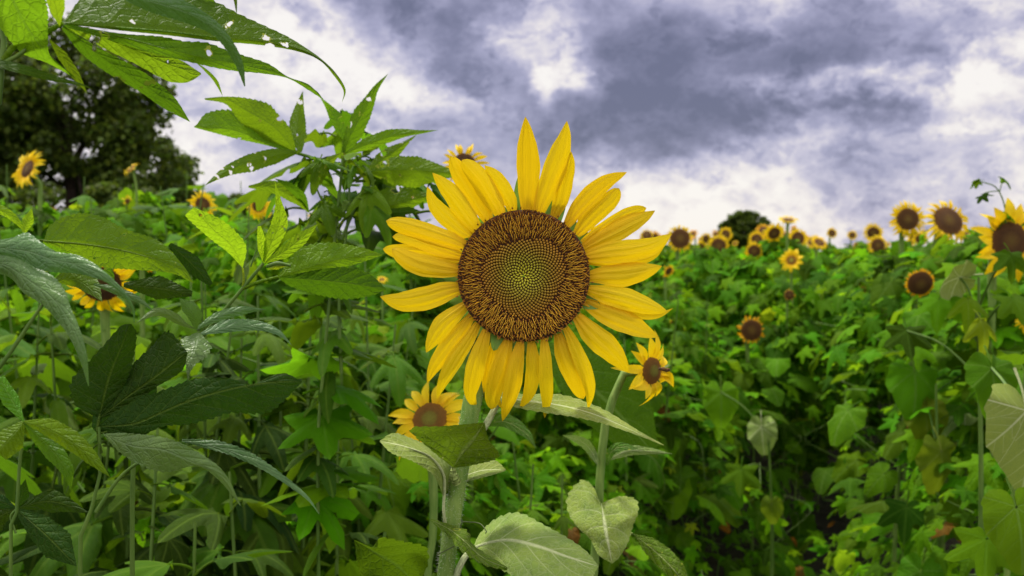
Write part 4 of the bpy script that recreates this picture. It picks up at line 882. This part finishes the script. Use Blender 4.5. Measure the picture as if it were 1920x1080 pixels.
for (x, y, az_, sz) in ((720,345,-80,.12),(770,300,-60,.10),(745,400,-100,.12),(700,300,-30,.09),(810,345,-95,.10),(560,330,75,.10),(530,395,80,.10),(680,370,-120,.11),(640,250,10,.07),(600,300,60,.09)):
    put_leaf('rag', P(x, y, Bd + .12) - bB, R(az_), -.35, random.uniform(-.3, .3), sz, tB)
for (x, y, az_, sz) in ((600,250,60,.09),(575,300,80,.11),(660,300,-20,.10),(725,380,-70,.13),(785,370,-95,.12),(690,430,-120,.13),(560,420,110,.12),(610,400,150,.12),(650,360,180,.11),(760,330,-80,.10),(500,350,85,.10),(830,400,-90,.11),(640,210,5,.07),(690,250,-40,.09)):
    put_leaf(random.choice(['rag', 'rag', 'lance']), P(x, y, Bd + random.uniform(.0, .2)) - bB, R(az_), random.uniform(-.6, .1), random.uniform(-.3, .3), sz, tB)
for k in range(22):
    y = 440 + k * 26; a = k * 2.2
    put_leaf(random.choice(['rag', 'rag', 'hop', 'lance']), P(612 + 22 * math.sin(k * 1.9), y, Bd + .02) - bB, a, random.uniform(-.5, .15), random.uniform(-.3, .3), random.uniform(.08, .12), tB)
weed('young weed shoot with fresh yellow-green leaves left of the big sunflower', 250, .86,
 [([(250,860),(330,700),(392,616),(455,541),(480,512),(494,494)], [6,5.5,5.2,5,4.5,3]), ([(470,500),(480,470),(484,450)], [1.5,1,.5]), ([(500,500),(520,494),(545,498)], [3,4,2])],
 [('young', [([(455,503,.86),(434,462,.84),(400,432,.82),(362,390,.80)], [(455,503),(428,474),(392,446),(352,410),(348,402)], [(455,503),(462,464),(444,436),(412,410),(362,388)], dict(teeth=14, zl=.4, zr=.4, under=True))], [([(455,541),(457,522),(455,503)], [2.5,2.2,2])]),
  ('young', [([(495,492,.86),(508,458,.85),(524,420,.84),(523,380,.83),(515,338,.82)], (3, 16, 16, 6, 0), (3, 15, 16, 5, 0), U_), ([(494,490,.86),(490,455,.85),(486,424,.84)], (2, 8, 7, 3), (2, 9, 8, 3), U_),
             ([(498,492,.86),(530,474,.85),(562,450,.84),(596,420,.83)], (2, 12, 13, 0), (2, 13, 12, 0), U_)], []),
  ('young', [([(540,498,.86),(520,500,.87),(500,505,.87)], (0, 6, 0), (0, 5, 0), {})], []),
  ('weedw', [([(522,519,.86),(604,494,.87),(660,482,.88),(716,478,.89)], [(522,518),(552,474),(590,456),(630,455),(685,466),(716,477)], [(522,520),(600,505),(660,497),(716,479)], dict(teeth=20, zl=.4, zr=.2, under=True)),
            ([(522,520,.86),(604,526,.88),(665,533,.90),(724,543,.91)], [(522,519),(590,500),(640,500),(690,512),(724,542)], [(522,522),(552,540),(632,560),(690,556),(724,544)], dict(teeth=20, zl=.3, zr=.4, under=True))], [([(455,541),(488,528),(522,519)], [3.5,3,2.6])]),
  ('grey', [([(367,617,.82),(360,588,.80),(336,559,.79)], (2, 10, 12, 0), (3, 18, 16, 0), dict(zl=.5, zr=.2, teeth=0)), ([(367,617,.82),(405,596,.83),(450,582,.84),(498,580,.85)], (2, 10, 8, 0), (2, 9, 10, 0), {}),
            ([(367,617,.81),(346,608,.80),(318,590,.79),(290,585,.78),(255,606,.77)], (0, 9, 8, 0), (0, 9, 7, 0), {})], []),
  ('grey', [([(373,624,.79),(366,652,.775),(356,682,.765),(352,716,.76)], (4, 30, 26, 12, 3, 0), (4, 30, 22, 9, 4, 0), dict(zl=.3, zr=.3, teeth=12, tooth=.2)),
            ([(376,626,.79),(430,614,.80),(480,612,.80),(520,624,.80),(548,648,.80)], (2, 16, 13, 8, 0), (2, 9, 9, 5, 0), dict(teeth=22, zl=.6, zr=-.2))], [])])
weed('weed with grey-green sheeny leaves drooping in from the left edge', -90, .62,
 [([(-80,900),(-60,700),(-50,560),(-30,480)], [7,7,6,5]), ([(-10,700),(20,660),(60,600),(84,566)], [4,4,3.5,3])],
 [('grey', [([(-40,462,.64),(45,470,.63),(100,487,.62),(144,496,.615),(189,514,.61),(212,530,.61),(234,551,.61),(249,578,.615),(251,606,.62)],
             [(-40,455),(20,446),(51,436),(78,455),(107,472),(144,478),(170,490),(190,504),(212,523),(236,549),(252,580),(252,606)], [(-40,480),(20,486),(44,493),(89,509),(144,513),(189,525),(213,539),(231,553),(247,578),(251,606)], dict(teeth=34, tooth=.06, zl=.5, zr=.3, wave=.12, camber=-.15)),
            ([(-40,462,.64),(-10,490,.635),(20,502,.63),(60,530,.62),(95,556,.61),(120,586,.605),(140,622,.60),(156,668,.60),(166,724,.605)],
             [(-40,468),(10,468),(44,488),(98,517),(121,544),(133,578),(148,612),(163,665),(167,724)], [(-40,520),(0,514),(24,525),(44,549),(78,570),(106,600),(130,632),(150,676),(165,724)], dict(teeth=34, tooth=.06, zl=.5, zr=.4, wave=.12, camber=-.15))], []),
  ('weed', [([(82,451,.78),(156,457,.77),(222,467,.76),(289,484,.75),(344,506,.74),(363,530,.735)], [(82,450),(96,420),(144,400),(190,406),(234,429),(300,453),(345,500),(363,530)], [(82,453),(140,478),(190,500),(255,506),(320,512),(363,531)], dict(teeth=30, tooth=.06, zl=.3, zr=.5)),
            ([(82,451,.78),(150,480,.80),(200,510,.81),(214,540,.81)], (4, 14, 20, 0), (6, 22, 26, 0), dict(zl=.3, zr=.3))], [([(82,452,.777),(156,458,.767),(222,468,.757),(289,485,.747)], [2.4,1.8,1.3,.8]), ([(-40,470,.74),(30,452,.77),(82,451,.78)], [3,3,2.5])]),
  ('dark', [([(318,458,.95),(355,490,.96),(396,534,.97)], (4, 18, 4), (4, 20, 4), {})], []),
  ('dark', [([(232,534,.95),(295,540,.95),(360,552,.95)], (4, 24, 6), (4, 22, 4), {})], []),
  ('grey', [([(176,533,.70),(222,546,.70),(262,564,.70),(289,584,.70)], (2, 8, 7, 0), (2, 8, 6, 0), dict(teeth=0))], []),
  ('weedw', [([(98,528,.72),(140,524,.72),(170,542,.71),(192,566,.70)], (2, 26, 24, 0), (2, 14, 12, 0), {})], []),
  ('young', [([(-30,384,.8),(5,396,.8),(28,412,.8),(48,437,.8)], (6, 10, 8, 0), (4, 8, 6, 0), {})], []),
  ('young', [([(44,436,.95),(54,414,.95),(60,390,.95)], (4, 13, 0), (4, 10, 0), {})], [])])
weed('weed bearing one very large dark lobed leaf in the left foreground', 150, .74,
 [([(150,1080),(180,960),(188,880),(186,800)], [6,5.5,5,3]), ([(180,960),(230,890),(290,850)], [4,3,3])],
 [('dark', [([(186,784,.74),(207,702,.73),(228,650,.72),(244,608,.71)], [(184,784),(140,758),(133,715),(168,676),(192,650),(226,612),(244,607)], [(188,784),(234,720),(250,672),(256,626),(246,607)], dict(teeth=14, tooth=.10, zl=.2, zr=.3, nv=7)),
            ([(186,784,.74),(241,743,.735),(293,706,.73),(350,660,.73)], [(186,783),(230,712),(252,680),(284,650),(315,622),(350,658)], [(187,785),(240,765),(290,728),(340,696),(352,662)], dict(teeth=14, tooth=.08, zl=.3, zr=.2)),
            ([(176,806,.743),(225,768,.738),(262,742,.735),(292,716,.732)], [(172,800),(180,740),(215,690),(250,684),(290,714)], [(182,812),(230,806),(270,786),(292,750),(294,718)], dict(zl=.15, zr=.15, teeth=0)),
            ([(186,800,.74),(252,795,.73),(300,775,.725),(359,750,.72),(452,724,.715),(515,716,.71),(566,716,.71)], [(186,798),(240,750),(285,738),(320,726),(367,710),(433,710),(468,722),(528,700),(566,715)],
             [(190,812),(250,822),(305,800),(352,796),(396,786),(433,774),(500,774),(538,745),(566,717)], dict(teeth=26, tooth=.10, zl=.3, zr=.2, wave=.1, nv=7))], [([(190,850),(184,815),(186,784),(207,702)], [3.2,2.8,2,1]), ([(190,812),(252,795),(359,750),(452,724)], [2,1.6,1.2,.6])]),
  ('grey', [([(196,815,.73),(248,836,.715),(307,843,.70),(359,866,.695),(415,893,.69),(451,948,.69)], [(200,812),(240,812),(315,822),(370,847),(420,885),(452,948)], [(190,808),(206,830),(233,855),(275,878),(315,885),(370,874),(412,902),(450,948)], dict(teeth=24, tooth=.10, zl=.1, zr=.5))], []),
  ('grey', [([(341,826,.78),(415,840,.77),(470,862,.76),(526,896,.76),(574,932,.755),(600,966,.75)], (4, 12, 13, 9, 5, 0), (2, 8, 8, 5, 4, 0), dict(teeth=26, tooth=.25, zl=.5, zr=-.3, wave=.2))], [])])
weed('weed with smooth bright three-part leaf at the lower left edge', -20, .78,
 [([(20,1080),(30,980),(36,880),(44,793)], [4,4,3.5,3]), ([(30,1000),(20,970),(30,955)], [2,2,2])],
 [('weedw', [([(44,791,.74),(93,806,.73),(148,839,.72),(207,895,.71)], (3, 22, 22, 14, 0), (3, 14, 17, 12, 0), {}), ([(44,791,.74),(90,836,.73),(124,880,.72),(133,920,.72)], (2, 18, 20, 14, 0), (2, 15, 18, 12, 0), {}),
            ([(44,791,.74),(25,815,.73),(-5,848,.72)], (4, 30, 22), (4, 22, 18), dict(teeth=8)), ([(44,791,.74),(24,752,.75),(-2,708,.76)], (2, 20, 12), (2, 14, 10), {})], []),
  ('dark', [([(30,954,.80),(42,926,.79),(48,898,.78)], (2, 14, 0), (2, 14, 0), {}), ([(30,954,.80),(95,940,.79),(168,962,.78)], (3, 22, 0), (3, 22, 0), {}), ([(30,954,.80),(85,1002,.78),(144,1062,.77)], (4, 28, 34, 0), (4, 24, 30, 0), {}),
            ([(30,954,.80),(-10,975,.80),(-40,1020,.80)], (4, 24, 0), (4, 24, 0), {}), ([(30,954,.80),(0,940,.80),(-30,932,.80)], (2, 14, 0), (2, 14, 0), {})], [])])

# ------------------------------------------------------------------ grown weeds (thicket)
def grow_weed(x, y, h, label, group, size=.13, kinds=('rag', 'rag', 'lance'), n=9, top='rag', lean=.06):
    t = empty('giant_weed', (x, y, 0), label, 'weed', group); mb = MB(); lx, ly = random.gauss(0, lean), random.gauss(0, lean)
    pt = lambda f: np.array([lx * f * f, ly * f * f, h * f]); tube(mb, [pt(0), pt(.3), pt(.6), pt(1)], [.0055, .005, .004, .002], 6); mb.build('stem', 'wstem', t)
    a0 = random.uniform(0, 3.1)
    for k in range(n):
        f = .08 + .9 * (k + .5) / n; s = size * (1.0 if f < .8 else .65) * random.uniform(.8, 1.2)
        for j in range(2):
            az = a0 + k * 1.57 + j * math.pi + random.gauss(0, .25); 
            off = np.array([-math.sin(az), math.cos(az), .1]) * s * .3
            put_leaf(random.choice(kinds) if f < .9 else top, pt(f) + off, az, random.gauss(-.35, .3) + (.3 if f > .85 else 0), random.gauss(0, .25), s, t)
    return t
GW = 'weeds of the left thicket'
spots = [(-140,1.35,470),(20,1.7,560),(110,1.45,700),(230,1.25,780),(330,1.9,520),(420,1.55,640),(520,1.7,600),(560,2.2,460),(640,2.0,520),(700,2.4,560),(60,2.3,400),(170,2.6,420),(280,2.9,395),(360,3.3,400),(430,2.5,430),
         (520,2.9,420),(600,3.0,440),(690,3.2,440),(760,2.8,520),(-60,2.0,360),(-180,2.6,380),(740,3.8,450),(10,3.4,360),(140,3.8,380),(330,4.4,370),(460,4.4,390),(240,3.6,410),(700,1.75,740),(620,1.5,800),(470,1.3,900),(330,1.2,960),(560,1.15,985),(390,2.1,560),(-20,1.2,820),(385,1.6,505),(480,1.5,560),(545,1.65,540),(665,1.75,610),(300,1.5,600),(205,1.45,640),(700,2.0,480),(120,1.7,520)]
rows = {0: [], 1: [], 2: []}
for (px, d, ty) in sorted(spots):
    ty -= 50 if (d >= 2 and px < 640) else 0
    p = P(px, ty, d)
    row = 0 if d < 1.6 else 1 if d < 2.7 else 2; rows[row].append(px)
    grow_weed(p[0], p[1], max(.5, p[2]), f"green lobed-leaf weed, {nth(len(rows[row]) - 1)} from the left in the {('front', 'middle', 'back')[row]} row of the left thicket", GW, size=.19 if d > 2 else .155, n=16 if p[2] > 1.1 else 11, kinds=('rag', 'rag', 'lance', 'ragdark') if d < 2 else ('rag', 'rag', 'lance'))
# weeds right of and behind the big sunflower
for kk, (px, d, ty) in enumerate(sorted([(840,2.2,700),(930,2.6,660),(1010,2.3,760),(1090,2.9,700),(1180,2.6,640),(960,1.75,880),(1050,1.9,900),(1230,3.2,560),(1320,4.0,560)])):
    p = P(px, ty, d); grow_weed(p[0], p[1], max(.4, p[2]), f'low green weed in the vines behind the big sunflower, {nth(kk)} from the left', 'weeds behind the big sunflower', size=.085, n=7, kinds=('rag', 'hop', 'hop'))
# leafy plants on the right side: broad leaves at places the photo shows them
def right_plant(x, d, ytop, label, specs):
    p = P(x, ytop, d); base = np.array([p[0], p[1], 0.0]); t = empty('leafy_plant', base, label, 'plant')
    mb = MB(); tube(mb, [base, base * .5 + p * .5 + (.02, 0, 0), p], [.008, .007, .003], 8); mb.build('stem', 'wstem', t, base)
    for (kind, lx, ly, ld, az, pitch, roll, rpx) in specs:
        q = P(lx, ly, ld); put_leaf(kind, q - base, R(az), R(pitch), R(roll), rpx / F * ld, t)
        fp = base + (p - base) * min(.95, max(.1, q[2] / p[2] * .93)); mb = MB(); tube(mb, [fp, (fp + q) / 2 + (0, 0, .02), q], [.003, .0025, .0025], 5); mb.build('petiole', 'wstem', t, base)
right_plant(1440, 3.0, 790, 'vine plant with a pale heart-shaped leaf hanging at the left of the dark gap', [('heartpale', 1428, 800, 3.0, 180, -75, 20, 62), ('heart', 1352, 735, 3.1, 170, -60, 0, 75), ('heartyellow', 1447, 945, 2.9, 180, -80, 20, 45), ('hop', 1390, 880, 2.8, 160, -50, 0, 60)])
right_plant(1755, 2.4, 720, 'plant with yellowing broad leaves right of the dark gap', [('heartyellow', 1765, 845, 2.35, 185, -70, -15, 95), ('heartyellow', 1735, 765, 2.45, 175, -65, 10, 85), ('heartpale', 1810, 775, 2.5, 100, -20, 0, 70), ('hop', 1700, 950, 2.3, 150, -45, 0, 80), ('heart', 1800, 930, 2.4, 200, -60, 0, 90)])
right_plant(1930, 1.35, 560, 'sunflower stalk with large pale leaves at the right edge', [('heartpale', 1925, 770, 1.3, 190, -75, 10, 165), ('heart', 1860, 690, 1.5, 175, -60, 0, 100), ('heart', 1905, 950, 1.25, 170, -50, 0, 130), ('hop', 1850, 1010, 1.3, 150, -40, 0, 110)])
right_plant(1835, 2.0, 520, 'plant with bright lobed leaves below the large right sunflower', [('ragyoung', 1815, 560, 1.95, 160, -55, 0, 75), ('hop', 1760, 560, 2.0, 150, -45, 0, 75), ('hop', 1900, 560, 1.9, 190, -40, 0, 75), ('hop', 1895, 478, 1.85, 185, -60, 0, 60), ('heartpale', 1800, 520, 2.0, 100, -12, 70, 85), ('ragyoung', 1840, 600, 1.9, 190, -55, 0, 80), ('hop', 1700, 620, 2.1, 170, -50, 0, 70)])
def shoot():
    base = P(1886, 500, 2.3); t = empty('vine_shoot', base, 'thin vine shoot with small leaves curling into the sky at the upper right', 'vine'); mb = MB()
    pxtube(mb, [(1886,500),(1886,420),(1882,380),(1868,352),(1848,343),(1832,340)], 2.3, [2,1.8,1.6,1.4,1.2,1], 6); pxtube(mb, [(1872,358),(1852,360),(1842,364)], 2.3, [1.1,1,.8], 5); pxtube(mb, [(1874,360),(1878,345),(1882,336)], 2.3, [1.1,1,.8], 5)
    mb.build('stem', 'wstem', t, base)
    for x, y, a, s in ((1834, 340, 60, 22), (1842, 366, 175, 26), (1884, 336, -70, 30), (1888, 400, -60, 30), (1884, 412, 100, 30), (1830, 338, 130, 16)): put_leaf('hop', P(x, y, 2.3) - base, R(a), R(-25), R(30), s / F * 2.3, t)
shoot()
# ------------------------------------------------------------------ leafy cover of the field
def scatter(mb, n, y0, y1, spread, tpls, s0, s1, deep, power=1.0, lay=.55):
    for tp in tpls:
        N = n // len(tpls)
        y = (y0 ** power + rng.random(N) * (y1 ** power - y0 ** power)) ** (1 / power)
        x = rng.uniform(-1, 1, N) * (y * spread + .25)
        h = Hf(x, y)
        z = h - rng.exponential(deep, N) + .03; k = (z > .03)
        k &= ~((y < 2.3) & (z > 1.02))
        k &= ~((x > -.1) & (y < 1.9))
        k &= ~((np.abs(corr(x, y)) < .50) & (y < 4.8) & (rng.random(N) < .68))
        k &= ~((np.abs(x - P(262, 487, 2.1)[0]) < .10) & (y < 2.15))
        x, y, z = x[k], y[k], z[k]; N = len(x)
        e = .05; gx = (Hf(x + e, y) - Hf(x - e, y)) / (2 * e); gy = (Hf(x, y + e) - Hf(x, y - e)) / (2 * e)
        gx = np.clip(gx, -2, 2); gy = np.clip(gy, -2, 2)
        ax = -gx + rng.normal(0, .6, N); ay = -gy - .25 + rng.normal(0, .6, N)
        az = np.arctan2(-ax, ay)
        pitch = -rng.normal(lay, .35, N) + .1; roll = rng.normal(0, .35, N)
        S_ = rng.uniform(s0, s1, N) * rng.choice([.6, .85, 1, 1, 1.3], N)
        inst(mb, tp, rots(az, pitch, roll), S_, np.stack([x, y, z], 1))
BUSH = [(1860,428,4.3),(1945,402,3.6),(1822,450,3.3),(1915,430,3.1),(1745,470,4.6),(1640,478,4.4),(1860,500,2.5),(1320,470,5.2),(1400,486,5.0),(1240,472,6.5),(1530,478,6.2),(1470,470,7.5),(1590,468,8.5),(1350,462,8.2),(1680,452,5.6),(1760,446,4.8),(1890,440,4.2),
        (1290,462,9.5),(1430,458,10),(1510,460,11),(1620,458,10),(1710,456,9),(60,392,4.2),(170,385,4.6),(300,372,5.0),(400,372,5.4),(520,400,4.4),(600,420,4.8),(700,430,5.6),(-20,380,4.0),(770,448,7),(240,395,3.4),(450,398,6.5)]
def bushes(mb, tpls, n, s0, s1):
    for (mx, my, mh) in MOUNDS:
        far = my > 5.2
        for tp in (tpls[1] if far else tpls[0]):
            N = n if not far else n * 2 // 3
            x = mx + rng.normal(0, .17, N); y = my + rng.normal(0, .15, N); z = rng.uniform(.62, 1.0, N) * mh + .02; z = np.where(rng.random(N) < .35, mh - rng.exponential(.06, N), z)
            rr_ = np.hypot(x - mx, y - my); z -= .8 * rr_ ** 1.6
            az = np.arctan2(-(x - mx) + rng.normal(0, .08, N), (y - my) - .08 + rng.normal(0, .08, N))
            inst(mb, tp, rots(az, -rng.normal(.45, .35, N), rng.normal(0, .3, N)), rng.uniform(s0, s1, N), np.stack([x, y, z], 1))
def cover():
    for (bx, by, bd) in BUSH:
        q = P(bx, by, bd); MOUNDS.append((q[0], q[1], q[2]))
    mb = MB(); bushes(mb, (T_HOP[:2], T_HOPL), 34, .06, .105)
    scatter(mb, 24000, 1.75, 5.2, .66, T_HOP, .045, .085, .34, 1.6)
    scatter(mb, 34000, 5.0, 12.5, .64, T_HOPL, .07, .12, .24, 1.7)
    scatter(mb, 20000, 12, 46, .62, T_HOPL, .12, .22, .07, 1.4)
    o = mb.build('vine_cover', 'hop'); o['label'] = 'tangled mass of lobed vine leaves smothering the field rows'; o['category'] = 'vine cover'; o['kind'] = 'stuff'
    mb = MB(); bushes(mb, (T_HEART[:2], T_HEARTL), 9, .08, .14)
    scatter(mb, 3600, 1.9, 5.2, .66, T_HEART, .07, .13, .20, 1.6, .75)
    scatter(mb, 8000, 5.0, 12.5, .64, T_HEARTL, .10, .17, .12, 1.7, .7)
    scatter(mb, 9000, 12, 46, .62, T_HEARTL, .13, .24, .06, 1.4)
    o = mb.build('sunflower_foliage', 'sun'); o['label'] = 'broad heart-shaped sunflower leaves crowded through the field'; o['category'] = 'sunflower foliage'; o['kind'] = 'stuff'
    mb = MB()
    scatter(mb, 900, 1.9, 6.5, .66, T_HEART[:2] + T_HOP[:2], .05, .09, .12, 1.6, .8)
    o = mb.build('fresh_foliage', 'young'); o['label'] = 'fresh yellow-green young leaves dotted over the field'; o['category'] = 'young foliage'; o['kind'] = 'stuff'
    mb = MB()
    scatter(mb, 420, 1.9, 6.0, .66, T_HEART[:2], .035, .07, .4, 1.6, .9)
    o = mb.build('withered_foliage', 'withered'); o['label'] = 'brown and yellow withered leaves low among the stems'; o['category'] = 'withered leaves'; o['kind'] = 'stuff'
    mb = MB()
    for i in range(700):
        y = 1.9 + 4.5 * random.random() ** 1.4; x = random.uniform(-.62, .66) * y
        h = float(Hf(x, y)); p = [np.array([x, y, max(.02, h - random.uniform(.3, 1.1))])]
        for k in range(5): p.append(p[-1] + np.array([random.gauss(0, .07), random.gauss(0, .07), random.uniform(-.02, .14)]))
        tube(mb, p, [.003, .002, .0015], 4)
    o = mb.build('vine_stems', 'wstem'); o['label'] = 'thin tangled vine stems running through the field leaves'; o['category'] = 'vine stems'; o['kind'] = 'stuff'
cover()
